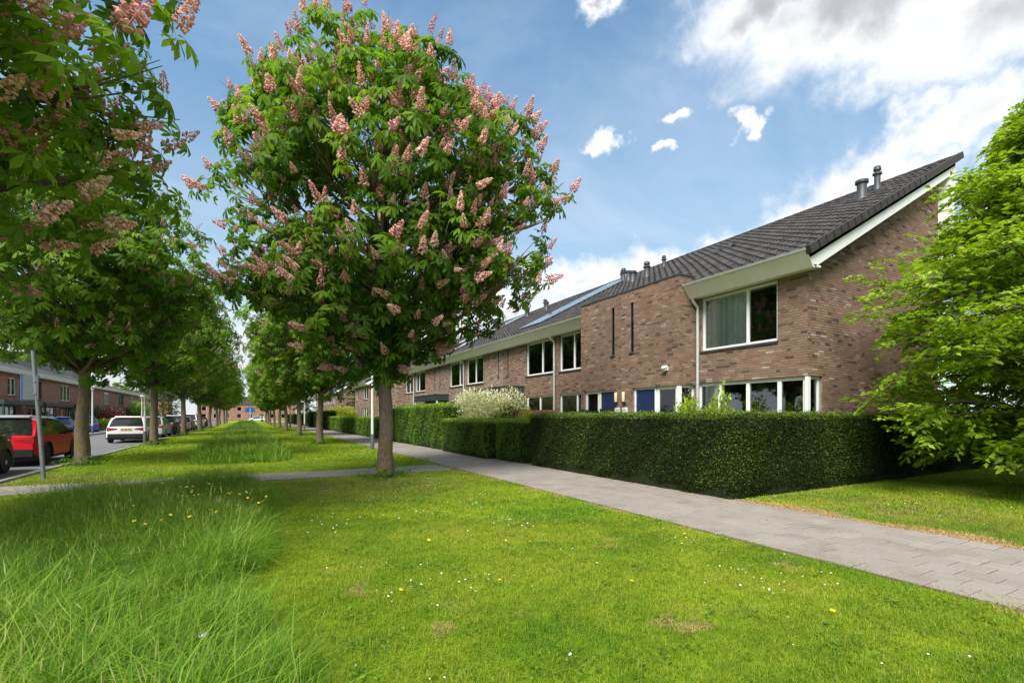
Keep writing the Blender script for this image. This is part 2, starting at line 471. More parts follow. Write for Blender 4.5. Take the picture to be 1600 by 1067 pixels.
def frames(P, Yd, Zd, S):
    """4x4 with local y along Yd, local z near Zd, size S"""
    Yd = Yd / np.maximum(np.linalg.norm(Yd, axis=1, keepdims=True), 1e-6)
    X = np.cross(Yd, Zd); ln = np.linalg.norm(X, axis=1, keepdims=True)
    X = np.where(ln < 1e-4, np.array([[1.0, 0, 0]]), X / np.maximum(ln, 1e-6))
    Zn = np.cross(X, Yd)
    A = np.zeros((len(P), 4, 4)); S = np.asarray(S).reshape(-1, 1)
    A[:, :3, 0] = X * S; A[:, :3, 1] = Yd * S; A[:, :3, 2] = Zn * S; A[:, :3, 3] = P; A[:, 3, 3] = 1
    return A

# ------------------------------------------------------------------ ground, road and paths
g = MB(); g.quad((-700, -300, 0), (700, -300, 0), (700, 1200, 0), (-700, 1200, 0))
structure(g.build('ground', 'ground'))
g = MB(); g.box(-11.0, -5.1, -40, 240, -.2, .006)
structure(g.build('road', 'asphalt'))
g = MB(); g.box(-14.2, -11.15, -40, 240, -.2, .11)
structure(g.build('far_pavement', 'pave'))
kb = structure(link('kerb', None))
km = MB(); km.box(-.06, .06, 0, .985, -.1, .10); kmesh = km.mesh('kerbstone', 'kerb')
for side, x, z in ((0, -5.04, -.04), (1, -11.08, .03)):
    for i in range(40):
        o = link('kerbstone', kmesh, kb); o.location = (x, 8 + i, z)
    km2 = MB(); km2.box(x - .06, x + .06, 48, 240, -.1, .10 + z); km2.box(x - .06, x + .06, -40, 8, -.1, .10 + z)
    o = km2.build('kerb_run', 'kerb', kb); o['kind'] = 'stuff'

PX0, PX1 = 5.38, 7.78
g = MB(); g.box(PX0 - .03, PX1 + .02, -8, 160, -.2, .008)
path = structure(g.build('footpath', 'pavebed'))
tw, tl = .3, .3
def tilemesh(k, tint):
    b = bmesh.new(); bmesh.ops.create_cube(b, size=1)
    bmesh.ops.scale(b, vec=(tw - .011, tl - .011, .04), verts=b.verts)
    bmesh.ops.bevel(b, geom=[e for e in b.edges if all(v.co.z > 0 for v in e.verts)], offset=.005, segments=1, affect='EDGES')
    me = bpy.data.meshes.new('paving_tile'); b.to_mesh(me); b.free()
    at = me.attributes.new('tint', 'FLOAT', 'POINT'); at.data.foreach_set('value', np.full(len(me.vertices), tint, np.float32))
    me.materials.append(M['pave']); return me
tmesh = [tilemesh(k, t) for k, t in enumerate((.15, .35, .45, .5, .55, .65, .85))]
cells = []
for i in range(8):
    for j in range(-4, 180):
        cells.append((PX0 + (i + .5) * tw, (j + (.5 if i % 2 else 0)) * tl - .2))
def inframe(p, mx=40):
    q = project(p); return q[2] > .3 and -mx < q[0] < 1600 + mx and -mx < q[1] < 1067 + mx
cells.sort(key=lambda c: (0 if inframe((c[0], c[1], 0)) else 1, c[0] * SIN + c[1] * COS))
rest = MB()
for n, (x, y) in enumerate(cells):
    dz = rnd.gauss(0, .0022)
    if n < 300:
        o = link('paving_tile', rnd.choice(tmesh), path)
        o.location = (x, y, .004 + dz); o.rotation_euler = (rnd.gauss(0, .006), rnd.gauss(0, .006), rnd.gauss(0, .006))
    else:
        e = .0055
        rest.box(x - tw / 2 + e, x + tw / 2 - e, y - tl / 2 + e, y + tl / 2 - e, -.02, .024 + dz, min(1, max(0, rnd.gauss(.5, .2))))
g = rest.build('paving_tile_field', 'pave', path); g['kind'] = 'stuff'
far = MB(); far.box(PX0, PX1, 53.9, 160, -.02, .020, .5)
far.build('far_paving', 'pave', path)

g = MB(); g.box(-4.98, PX0 - .05, 12.95, 14.5, -.2, .007)
cross = structure(g.build('crossing_path', 'pavebed'))
rest = MB()
for j in range(5):
    for i in range(34):
        x = -4.9 + (i + (.5 if j % 2 else 0)) * .3; y = 13.1 + j * .3; e = .004
        rest.box(x - .15 + e, x + .15 - e, y - .15 + e, y + .15 - e, -.02, .021 + rnd.gauss(0, .002), min(1, max(0, rnd.gauss(.4, .18))))
g = rest.build('paving_tile_field', 'pave', cross); g['kind'] = 'stuff'

# ------------------------------------------------------------------ houses: walls, bricks, windows, roofs
FX = 11.5                                   # face of the terrace
class Plane:
    """wall plane: u along the wall, d inwards, z up"""
    def __init__(s, axis, c, inward): s.a = axis; s.c = c; s.i = inward
    def p(s, u, d, z):
        return (s.c + s.i * d, u, z) if s.a == 'x' else (u, s.c + s.i * d, z)
    def box(s, mb, u0, u1, d0, d1, z0, z1, tint=.5):
        A = s.p(u0, d0, z0); B = s.p(u1, d1, z1); mb.box(A[0], B[0], A[1], B[1], z0, z1, tint)

def subtract(iv, cut):
    out = []
    for a, b in iv:
        if cut[1] <= a or cut[0] >= b: out.append((a, b)); continue
        if cut[0] > a: out.append((a, cut[0]))
        if cut[1] < b: out.append((cut[1], b))
    return out

brick_pool = []        # (distance, matrix data, house wall)
def wall(house, pl, u0, u1, z0, z1, openings=(), top=None, geo=False, mat='brickfar', reveal=.16, zb=.0):
    mb = MB()
    us = sorted({u0, u1, *[min(max(o[k], u0), u1) for o in openings for k in (0, 1)]})
    zs = sorted({z0, z1, *[min(max(o[k], z0), z1) for o in openings for k in (2, 3)]})
    for a, b in zip(us, us[1:]):
        for c, d in zip(zs, zs[1:]):
            um, zm = (a + b) / 2, (c + d) / 2
            if any(o[0] < um < o[1] and o[2] < zm < o[3] for o in openings): continue
            mb.quad(pl.p(a, 0, c), pl.p(b, 0, c), pl.p(b, 0, d), pl.p(a, 0, d))
    if top: mb.poly([pl.p(u0, 0, z1), pl.p(u1, 0, z1)] + [pl.p(u, 0, z) for u, z in top])
    for o in openings:
        a, b, c, d = o[:4]
        for q in (((a, c), (a, d)), ((b, c), (b, d)), ((a, c), (b, c)), ((a, d), (b, d))):
            (ua, za), (ub, zb_) = q
            if ua == ub and (abs(ua - u0) < 1e-6 or abs(ua - u1) < 1e-6): continue
            mb.quad(pl.p(ua, 0, za), pl.p(ub, 0, zb_), pl.p(ub, reveal, zb_), pl.p(ua, reveal, za))
    w = mb.build('wall', 'mortar' if geo else mat, house)
    if geo:
        def ztop(u):
            if not top: return z1
            pts = sorted(top)
            for (a, za), (b, zb2) in zip(pts, pts[1:]):
                if a <= u <= b: return za + (zb2 - za) * (u - a) / max(b - a, 1e-6)
            return z1
        zmax = max([z1] + ([t[1] for t in top] if top else []))
        k0 = int(math.ceil((z0 + zb) / .0625))
        for k in range(k0, int(zmax / .0625)):
            za = k * .0625 + .006; zb2 = za + .051
            iv = [(u0, u1)]
            for o in openings:
                if o[2] < zb2 and o[3] > za: iv = subtract(iv, (o[0], o[1]))
            off = {0: 0, 1: .11, 2: .055, 3: .165}[(k * 7 + k // 3) % 4]
            u = math.floor(u0 / .22) * .22 - off
            while u < u1:
                L = .22 if rnd.random() > .22 else .11
                for a, b in iv:
                    ca, cb = max(u + .005, a), min(u + L - .005, b)
                    if cb - ca > .025 and zb2 < ztop((ca + cb) / 2) - .01:
                        r = rnd.random()
                        tint = rnd.uniform(0, .16) if r < .075 else (rnd.uniform(.93, 1) if r > .955 else min(.92, max(.14, rnd.gauss(.58, .17))))
                        c = pl.p((ca + cb) / 2, 0, (za + zb2) / 2)
                        brick_pool.append([math.dist(c, (0, 0, CAMH)), pl, ca, cb, za, zb2, tint, w])
                u += L
    return w

def flush_bricks():
    """the bricks that show largest become parts; the others of each wall are one part"""
    per = {}
    def score(b):
        c = b[1].p((b[2] + b[3]) / 2, 0, (b[4] + b[5]) / 2); q = project(c)
        vis = q[0] < 1360 and q[1] < 640 and b[4] > 1.7
        full = (b[3] - b[2]) > .2
        return (0 if vis and full else 1, b[0])
    brick_pool.sort(key=score)
    meshes = {}
    for n, (dist, pl, a, b, z0, z1, t, w) in enumerate(brick_pool):
        proud = .007 + abs(rnd.gauss(0, .0022))
        if n < 300:
            key = (pl.a, pl.i, round(t * 9) / 9)
            if key not in meshes:
                mb = MB()
                if pl.a == 'x': mb.box(-.01, .03, -.105, .105, -.0255, .0255, key[2])
                else: mb.box(-.105, .105, -.01, .03, -.0255, .0255, key[2])
                meshes[key] = mb.mesh('brick', 'brick')
            o = link('brick', meshes[key], w); o.location = pl.p((a + b) / 2, -proud + .01, (z0 + z1) / 2)
        else:
            per.setdefault(w, MB())
            pl.box(per[w], a, b, -proud, .012, z0, z1, t)
    for w, mb in per.items():
        o = mb.build('brick_field', 'brick', w); o['kind'] = 'stuff'

def window(house, pl, u0, u1, z0, z1, mull=(), sill=True, fw=.065, depth=.07, curtain=(), blind=None, trans=None, room=True, fmat='white', name='window'):
    """frame with mullions, each pane its own piece, a dim room with its curtains behind"""
    e = .003
    a, b, c, d = u0 + e, u1 - e, z0 + e, z1 - e
    mb = MB(); d0, d1 = depth, depth + .06
    pl.box(mb, a, b, d0, d1, c, c + fw); pl.box(mb, a, b, d0, d1, d - fw, d)
    pl.box(mb, a, a + fw, d0, d1, c + fw, d - fw); pl.box(mb, b - fw, b, d0, d1, c + fw, d - fw)
    edges = [a + fw] + [x for m_ in sorted(mull) for x in (m_ - fw * .55, m_ + fw * .55)] + [b - fw]
    for m_ in mull: pl.box(mb, m_ - fw * .55, m_ + fw * .55, d0 - .008, d1, c + fw, d - fw)
    w = mb.build(name, fmat, house)
    for k in range(0, len(edges), 2):
        g = MB(); pl.box(g, edges[k] - .004, edges[k + 1] + .004, d0 + .025, d0 + .037, c + fw - .004, d - fw + .004)
        g.build('pane', 'glass', w)
    if sill:
        s_ = MB(); pl.box(s_, u0 - .03, u1 + .03, -.05, d0 + .02, z0 - .05, z0 - .002)
        s_.build('sill', 'sillblue', w)
    if room:
        r_ = MB(); D0, D1 = d1 + .02, d1 + 1.1
        r_.quad(pl.p(a, D1, c), pl.p(b, D1, c), pl.p(b, D1, d), pl.p(a, D1, d))
        for q in ((a, c, a, d), (b, c, b, d), (a, c, b, c), (a, d, b, d)):
            r_.quad(pl.p(q[0], D0, q[1]), pl.p(q[2], D0, q[3]), pl.p(q[2], D1, q[3]), pl.p(q[0], D1, q[1]))
        r_.build('room', 'interior', w)
    for (s0, s1) in curtain:
        cm = MB(); n = max(4, int((s1 - s0) / .05))
        for k in range(n):
            ua, ub = s0 + (s1 - s0) * k / n, s0 + (s1 - s0) * (k + 1) / n
            da, db = d1 + .07 + .02 * math.sin(k * 1.9), d1 + .07 + .02 * math.sin((k + 1) * 1.9)
            cm.quad(pl.p(ua, da, c + .02), pl.p(ub, db, c + .02), pl.p(ub, db, d - .02), pl.p(ua, da, d - .02))
        cm.build('curtain', 'curtain', w, smooth=True)
    if blind:
        s0, s1, zt, zl = blind
        bm_ = MB(); z = zt
        while z > zl:
            bm_.quad(pl.p(s0, d1 + .10, z), pl.p(s1, d1 + .10, z), pl.p(s1, d1 + .075, z - .045), pl.p(s0, d1 + .075, z - .045)); z -= .05
        bm_.build('blind', 'blind', w)
    return w

def door(house, pl, u0, u1, z1, flip=False, mat='darkblue'):
    mb = MB(); e = .003; f = .06
    pl.box(mb, u0 + e, u0 + f, .06, .13, .02, z1 - e); pl.box(mb, u1 - f, u1 - e, .06, .13, .02, z1 - e); pl.box(mb, u0 + f, u1 - f, .06, .13, z1 - f, z1 - e)
    mb.build('door_frame', 'white', house)
    mb = MB(); pl.box(mb, u0 + f + .004, u1 - f - .004, .085, .125, .03, z1 - f - .004)
    dd = mb.build('door', mat, house)
    h = MB(); x = u0 + f + .09 if flip else u1 - f - .09
    pl.box(h, x - .06, x + .06, .03, .05, 1.03, 1.055); pl.box(h, x - .02, x + .02, .05, .086, .95, 1.15)
    h.build('handle', 'zinc', dd)

EX, EZ, SL = 10.95, 5.27, .524              # eave line and roof slope
RX = 18.55                                  # ridge
def roof_z(x): return EZ + SL * (x - EX)
CA = math.atan(SL)
tile_pool = []
def tile_mesh(t):
    w_, l_ = .3, .40
    prof = [(-.15, .012), (-.10, .006), (-.04, .012), (.01, .042), (.06, .055), (.11, .042), (.15, .014)]
    mb = MB()
    n = len(prof)
    for yy, lift in ((0, .0), (l_, .0)):
        for (x, z) in prof: mb.v.append((x, yy, z + (.034 if yy == 0 else 0))); mb.t.append(t)
    for (x, z) in prof: mb.v.append((x, 0, z + .004)); mb.t.append(t * .7)
    for k in range(n - 1):
        mb.f.append((k, k + 1, n + k + 1, n + k)); mb.f.append((2 * n + k, 2 * n + k + 1, k + 1, k))
    mb.v += [(-.15, .0, .03), (-.15, l_, -.01)]; mb.t += [t, t]
    return mb
TM = [tile_mesh(t) for t in (.1, .3, .45, .6, .8)]
TMM = None
def roof(house, y0, y1, verge0=False, verge1=False, tiles=True, mat='tile'):
    a = y0 - (.3 if verge0 else 0); b = y1 + (.3 if verge1 else 0)
    mb = MB()
    o = .02
    ring = lambda y: [(EX, y, EZ - o), (RX, y, roof_z(RX) - o), (RX, y, roof_z(RX) - .22), (EX + .12, y, EZ - .16)]
    mb.prism(ring(a), ring(b), .4)
    rf = mb.build('roof', mat, house)
    if tiles:
        cols = max(1, round((b - a) / .3)); w_ = (b - a) / cols
        rows = int((RX - EX) / math.cos(CA) / .34)
        for i in range(cols):
            for j in range(rows + 1):
                sl = -.03 + j * .34
                x = EX + sl * math.cos(CA); z = EZ + sl * math.sin(CA)
                tile_pool.append((math.dist((x, a + (i + .5) * w_, z), (0, 0, CAMH)), x, a + (i + .5) * w_, z, w_ / .3, rf))
        # verge pieces
        for flag, y, sg in ((verge0, a, -1), (verge1, b, 1)):
            if not flag: continue
            vm = MB(); vm.box(-.018, .10, -.02, .39, -.11, .075, .3)
            me = vm.mesh('verge_tile', 'tile')
            for j in range(rows + 1):
                sl = -.02 + j * .34
                q = link('verge_tile', me, rf)
                q.location = (EX + sl * math.cos(CA), y - (.0 if sg < 0 else -.0), EZ + sl * math.sin(CA) + .01 + rnd.gauss(0, .003))
                q.rotation_euler = Euler_tile(sg)
        rt = MB(); 
        n = int((b - a) / .35)
        for k in range(n):
            y_ = a + k * (b - a) / n
            rt.tube([(RX - .02, y_, roof_z(RX) + .0), (RX - .02, y_ + (b - a) / n + .03, roof_z(RX) + .012)], .10, 8, True, rnd.uniform(.1, .6))
        q = rt.build('ridge_tile_run', 'tile', rf, smooth=True, angle=40)
    return rf
def Euler_tile(sg=-1):
    # local y up the slope (+X world), local x across (along world Y), z normal
    m = Matrix(((0, math.cos(CA), -math.sin(CA)), (-sg * 1.0 if False else -1.0, 0, 0), (0, math.sin(CA), math.cos(CA))))
    # columns: x->(0,-1,0), y->(cos,0,sin), z->(-sin,0,cos)
    return m.to_euler()
def flush_tiles():
    tile_pool.sort(key=lambda t: t[0])
    ml = [tm.mesh('roof_tile', 'tile', smooth=True, angle=35) for tm in TM]
    rot = Euler_tile(); R3 = np.array(rot.to_matrix())
    per = {}
    for n, (d, x, y, z, sx, rf) in enumerate(tile_pool):
        if n < 300:
            o = link('roof_tile', rnd.choice(ml), rf); o.location = (x, y, z + rnd.gauss(0, .002)); o.rotation_euler = rot; o.scale = (sx, 1, 1)
        else: per.setdefault(rf, []).append((x, y, z + rnd.gauss(0, .002), sx))
    for rf, L in per.items():
        tv = np.array(TM[0].v); tf = np.array(TM[0].f)
        A = np.zeros((len(L), 4, 4)); L = np.array(L)
        A[:, :3, :3] = R3[None]; A[:, :3, 0] *= L[:, 3:4]; A[:, :3, 3] = L[:, :3]
        V, F, T = stamp(tv, tf, A, nrg.uniform(.05, .85, len(L)))
        me = npmesh('roof_tile_field', V, F, T, 'tile'); me.polygons.foreach_set('use_smooth', [True] * len(me.polygons)); me.set_sharp_from_angle(angle=R(35))
        o = link('roof_tile_field', me, rf); o['kind'] = 'stuff'

def fascia(house, y0, y1, seam=None):
    mb = MB()
    segs = [(y0, y1)] if not seam else list(zip([y0] + seam, seam + [y1]))
    for a, b in segs:
        ring = lambda y: [(10.93, y, 5.25), (10.97, y, 5.25), (11.24, y, 4.94), (11.20, y, 4.92)]
        mb.prism(ring(a + .003), ring(b - .003))
    f_ = mb.build('fascia', 'fascia', house)
    s_ = MB(); s_.box(11.22, 11.50, y0, y1, 4.945, 4.985); s_.build('soffit', 'fascia', house)
    g_ = MB(); g_.prism([(10.88, y0, 5.31), (10.96, y0, 5.31), (10.96, y0, 5.252), (10.90, y0, 5.252)], [(10.88, y1, 5.31), (10.96, y1, 5.31), (10.96, y1, 5.252), (10.90, y1, 5.252)])
    g_.build('gutter', 'zinc', house)

def downpipe(house, y, x=FX - .07):
    mb = MB(); mb.tube([(x - .22, y, 4.95), (x - .20, y, 4.86), (x, y, 4.70), (x, y, 4.5), (x, y, .05)], .045, 10)
    p = mb.build('downpipe', 'zinc', house, smooth=True, angle=50)
    for z in (4.4, 3.3, 2.5, 1.4):
        c_ = MB(); c_.lathe([(.052, -.02), (.052, .02)], x, y, z, 10); c_.build('pipe_clip', 'zinc', p)

def flue(house, x, y, h, r, kind):
    z = roof_z(x); mb = MB()
    if kind == 'cowl':
        mb.lathe([(r * 1.5, -.2), (r * 1.2, .08), (r, .12), (r, h - .12), (r * 1.35, h - .10), (r * 1.35, h - .02), (r * .8, h)], x, y, z, 14)
    else:
        mb.lathe([(r * 1.8, -.25), (r * 1.2, .12), (r, .16), (r, h * .62), (r * 1.5, h * .63), (r * 1.5, h * .70), (r * .8, h * .72), (r * .8, h * .80), (r * 1.3, h * .81), (r * 1.1, h * .95), (r * .5, h)], x, y, z, 12)
    mb.build('flue', 'flue', house, smooth=True, angle=40)

def panel_array(house, x0, y0, cols, rows, pw=1.0, ph=1.62):
    cs, sn = math.cos(CA), math.sin(CA)
    for i in range(cols):
        for j in range(rows):
            y = y0 + i * (pw + .02); s0 = (x0 - EX) / cs + j * (ph + .02)
            def P(s_, yy, n): return (EX + s_ * cs - n * sn, yy, EZ + s_ * sn + n * cs)
            mb = MB(); mb.prism([P(s0, y, .10), P(s0 + ph, y, .10), P(s0 + ph, y, .14), P(s0, y, .14)], [P(s0, y + pw, .10), P(s0 + ph, y + pw, .10), P(s0 + ph, y + pw, .14), P(s0, y + pw, .14)])
            q = mb.build('solar_panel', 'steel', house)
            gm = MB(); k = .03
            gm.quad(P(s0 + k, y + k, .1435), P(s0 + ph - k, y + k, .1435), P(s0 + ph - k, y + pw - k, .1435), P(s0 + k, y + pw - k, .1435))
            gm.build('cell_face', 'cells', q)
mt, tt, bb = material('solar_cells')
bb.inputs['Base Color'].default_value = (.10, .11, .13, 1); bb.inputs['Metallic'].default_value = .5; bb.inputs['Roughness'].default_value = .12; bb.inputs['Coat Weight'].default_value = 1.0
bb.inputs['IOR'].default_value = 1.9
nn = tt.noise(pos(tt), 30, 2); tt.l.new(tt.ramp(nn, [(.3, .28), (.7, .40)]), bb.inputs['Roughness'])
M['cells'] = mt

front = Plane('x', FX, 1)
BX = 10.79
bfront = Plane('x', BX, 1)
LINT = 2.5

def shell(house, y0, y1, gable0=False, gable1=False):
    """rear and hidden sides so that the house is a closed body"""
    mb = MB()
    mb.quad((18.2, y0, 0), (18.2, y1, 0), (18.2, y1, 8.9), (18.2, y0, 8.9))
    mb.build('rear_wall', 'brickfar', house)

def gable(house, y, inward, geo, openings=()):
    pl = Plane('y', y, inward)
    w = wall(house, pl, FX, 18.2, 0, 5.0, openings, top=[(18.2, roof_z(18.2) - .2), (FX, roof_z(FX) - .2)], geo=geo)
    yo = y - inward * .3
    # barge board and its return
    mb = MB(); t0, t1 = -.06, -.42
    def ring(yy): return [(EX + .02, yy, EZ - .04), (RX, yy, roof_z(RX) + t0), (RX, yy, roof_z(RX) + t1), (EX + .28, yy, EZ - .36)]
    mb.prism(ring(yo + .0 * inward), ring(yo + .05 * inward))
    mb.build('barge_board', 'bargewhite', house)
    mb = MB(); mb.prism([(EX + .3, yo + .052 * inward, roof_z(EX + .3) - .40), (RX - .1, yo + .052 * inward, roof_z(RX - .1) - .40), (RX - .1, yo + .052 * inward, roof_z(RX - .1) - .37), (EX + .3, yo + .052 * inward, roof_z(EX + .3) - .37)],
                        [(EX + .3, y - .002 * inward, roof_z(EX + .3) - .40), (RX - .1, y - .002 * inward, roof_z(RX - .1) - .40), (RX - .1, y - .002 * inward, roof_z(RX - .1) - .37), (EX + .3, y - .002 * inward, roof_z(EX + .3) - .37)])
    mb.build('verge_soffit', 'bargewhite', house)
    mb = MB(); mb.box(18.203, 18.5, y - .3 * inward, y + .2 * inward, 6.0, 8.78)
    mb.build('rear_trim', 'bargewhite', house)

GRP = 'brick houses of the long terrace behind the hedges'
def room_box(h, x0, x1, y0, y1, z0, z1, sg):
    """dim room behind corner glazing, open to the front and to the gable side"""
    mb = MB(); yb = y1 if sg > 0 else y0
    mb.quad((x1, y0, z0), (x1, y1, z0), (x1, y1, z1), (x1, y0, z1)); mb.quad((x0, yb, z0), (x1, yb, z0), (x1, yb, z1), (x0, yb, z1))
    mb.quad((x0, y0, z0), (x1, y0, z0), (x1, y1, z0), (x0, y1, z0)); mb.quad((x0, y0, z1), (x1, y0, z1), (x1, y1, z1), (x0, y1, z1))
    mb.build('room', 'interior', h)
def end_house(y0, sg, label, geo):
    """an end house: gable at y0, half of the brick tower block at the other side; sg=+1 runs to +Y"""
    Y = lambda d: y0 + sg * d
    h = thing('terraced_house', (0, 0, 0), label, 'house', GRP)
    def op(a, b, c, d): a, b = Y(a), Y(b); return (min(a, b), max(a, b), c, d)
    W0, W1 = 3.2, 5.62
    u0, u1 = sorted((Y(0), Y(W0)))
    wall(h, front, u0, u1, 0, 5.0, [op(0, 3.17, .35, LINT), op(.73, 3.02, 3.42, 4.93)], geo=geo)
    a, b = sorted((Y(.06), Y(3.17)))
    ms = [Y(.73), Y(1.59), Y(2.45)]
    window(h, front, a, b, .35, LINT, sorted(ms), fw=.085, room=False, curtain=[tuple(sorted((Y(2.5), Y(3.05))))], name='bay_window')
    room_box(h, FX + .25, FX + 1.9, *sorted((Y(.16), Y(3.12))), .36, LINT - .01, sg)
    a, b = sorted((Y(.73), Y(3.02)))
    cc = sorted((Y(1.65), Y(2.95))); 
    window(h, front, a, b, 3.42, 4.93, [Y(1.59)], curtain=[tuple(cc)], blind=(*sorted((Y(2.25), Y(2.95))), 4.85, 3.5))
    # corner post and side light
    mb = MB(); mb.box(FX + .01, FX + .13, min(Y(0), Y(.0)) + (.008 if sg > 0 else -.068), min(Y(0), Y(0)) + (.068 if sg > 0 else -.008), .35, LINT - .003)
    mb.build('corner_post', 'white', h)
    gp = Plane('y', y0, sg)
    gable(h, y0, sg, geo, [(FX, FX + .60, .35, LINT)])
    window(h, gp, FX + .14, FX + .60, .35, LINT, fw=.07, sill=False, room=False)
    # tower half
    u0, u1 = sorted((Y(W0), Y(W1)))
    wall(h, bfront, u0, u1, 0, 5.57, [op(W0 + .0, 5.1, .02, LINT - .06), op(5.04, 5.2, 3.6, 5.18)], geo=geo)
    sp = Plane('y', Y(W0), sg)
    wall(h, sp, BX, FX, 0, 5.57, [(BX, FX - .03, .35, LINT - .06)], geo=geo)
    door(h, bfront, *sorted((Y(4.14), Y(5.08))), LINT - .06, flip=sg > 0)
    a, b = sorted((Y(W0 + .1), Y(4.12)))
    window(h, bfront, a, b, .06, LINT - .06, fw=.09, sill=False, room=False, curtain=[(a + .15, b - .15)] if sg < 0 else ())
    room_box(h, BX + .24, FX + .2, *sorted((Y(W0 + .16), Y(4.12))), .07, LINT - .07, sg)
    mb = MB(); mb.box(BX + .012, BX + .12, min(Y(W0 + .012), Y(W0 + .1)), max(Y(W0 + .012), Y(W0 + .1)), .06, LINT - .063)
    mb.build('corner_post', 'white', h)
    window(h, sp, BX + .13, FX - .03, .35, LINT - .06, fw=.06, sill=False, room=False)
    a, b = sorted((Y(5.04), Y(5.2)))
    window(h, bfront, a, b, 3.6, 5.18, fw=.015, depth=.025, fmat='black', name='slit_window', sill=True)
    mb = MB(); mb.box(BX - .03, 12.2, u0 - (.03 if sg > 0 else 0), u1 + (0 if sg > 0 else .03), 5.572, 5.62); mb.build('parapet_cap', 'anthracite', h)
    mb = MB(); mb.box(FX + .001, 12.1, u0 + .002, u1 - .002, 4.6, 5.571); mb.build('tower_core', 'brickfar', h)
    ya, yb = sorted((Y(0), Y(W1)))
    roof(h, ya, yb, verge0=sg > 0, verge1=sg < 0)
    f0, f1 = sorted((Y(-.3), Y(W0 - .01)))
    fascia(h, f0, f1, [Y(2.6)])
    downpipe(h, Y(3.1))
    shell(h, ya, yb)
    return h

def mid_house(y0, y1, mirror, label, geo, tower=False, arr=None, porch=True):
    """a mid-terrace house; u counts from the downpipe side"""
    Y = (lambda d: y1 - d) if mirror else (lambda d: y0 + d)
    W_ = y1 - y0
    h = thing('terraced_house', (0, 0, 0), label, 'house', GRP)
    def op(a, b, c, d): a, b = Y(a), Y(b); return (min(a, b), max(a, b), c, d)
    end = 2.68 if tower else W_
    ops = [op(.22, 2.55, 3.42, 4.93), op(.22, 2.55, .5, LINT - .03)]
    if not tower:
        ops.append(op(W_ - .58, W_ - .46, 3.6, 4.93))
        ops.append(op(2.85, W_ - .15, .03, LINT - .03))
    u0, u1 = sorted((Y(0), Y(end)))
    wall(h, front, u0, u1, 0, 5.0, ops, geo=geo)
    mm = rnd.choice((.95, 1.2, 1.45))
    cu = sorted((Y(.3), Y(.3 + rnd.uniform(.35, .8))))
    window(h, front, *sorted((Y(.22), Y(2.55))), 3.42, 4.93, [Y(mm)], curtain=[tuple(cu)], blind=(*sorted((Y(.3), Y(mm))), 4.85, 4.2) if rnd.random() < .5 else None)
    window(h, front, *sorted((Y(.22), Y(2.55))), .5, LINT - .03, [Y(1.4)], curtain=[tuple(sorted((Y(1.7), Y(2.4))))])
    if not tower:
        window(h, front, *sorted((Y(W_ - .58), Y(W_ - .46))), 3.6, 4.93, fw=.012, depth=.025, fmat='black', name='slit_window', sill=True)
        # entrance: door, side light, dark porch canopy
        door(h, front, *sorted((Y(W_ - 1.15), Y(W_ - .17))), LINT - .03, flip=mirror)
        window(h, front, *sorted((Y(2.85), Y(W_ - 1.17))), .06, LINT - .03, fw=.06, sill=False)
        if porch:
            a, b = sorted((Y(2.7), Y(W_ - .005)))
            mb = MB(); mb.box(10.63, 11.493, a, b, 2.58, 2.93); mb.box(10.60, 11.494, a - .015, b + .015, 2.935, 2.98)
            c_ = mb.build('porch_canopy', 'anthracite', h)
            mb = MB(); q = Y(2.7); s_ = 1 if q < Y(3) else -1
            mb.box(10.66, 10.74, min(q + s_ * .03, q + s_ * .11), max(q + s_ * .03, q + s_ * .11), 0, 2.578); mb.build('canopy_post', 'white', c_)
            mb = MB(); mb.box(10.7, 11.46, min(q + s_ * .05, q + s_ * .07), max(q + s_ * .05, q + s_ * .07), .4, 2.45); mb.build('side_glass', 'glass', c_)
    else:
        e0 = 2.68
        u0, u1 = sorted((Y(e0), Y(W_)))
        wall(h, bfront, u0, u1, 0, 5.57, [op(W_ - 2.0, W_ - .25, .02, LINT - .06), op(W_ - .5, W_ - .34, 3.6, 5.18)], geo=geo)
        door(h, bfront, *sorted((Y(W_ - 1.2), Y(W_ - .27))), LINT - .06, flip=mirror)
        a, b = sorted((Y(W_ - 2.0), Y(W_ - 1.22)))
        window(h, bfront, a, b, .06, LINT - .06, fw=.09, sill=False, curtain=[(a + .12, b - .12)])
        window(h, bfront, *sorted((Y(W_ - .5), Y(W_ - .34))), 3.6, 5.18, fw=.015, depth=.025, fmat='black', name='slit_window')
        mb = MB(); yy = Y(e0); mb.quad((BX, yy, 0), (FX, yy, 0), (FX, yy, 5.57), (BX, yy, 5.57)); mb.build('tower_side', 'brickfar', h)
        mb = MB(); mb.box(BX - .03, 12.2, u0 - (.03 if not mirror and False else 0), u1, 5.572, 5.62); mb.build('parapet_cap', 'anthracite', h)
        mb = MB(); mb.box(FX + .001, 12.1, u0 + .002, u1 - .002, 4.6, 5.571); mb.build('tower_core', 'brickfar', h)
    roof(h, y0, y1)
    f0, f1 = sorted((Y(0), Y(end)))
    fascia(h, f0, f1, [(f0 + f1) / 2])
    if not mirror: downpipe(h, Y(.08))
    shell(h, y0, y1)
    if arr: panel_array(h, *arr)
    return h

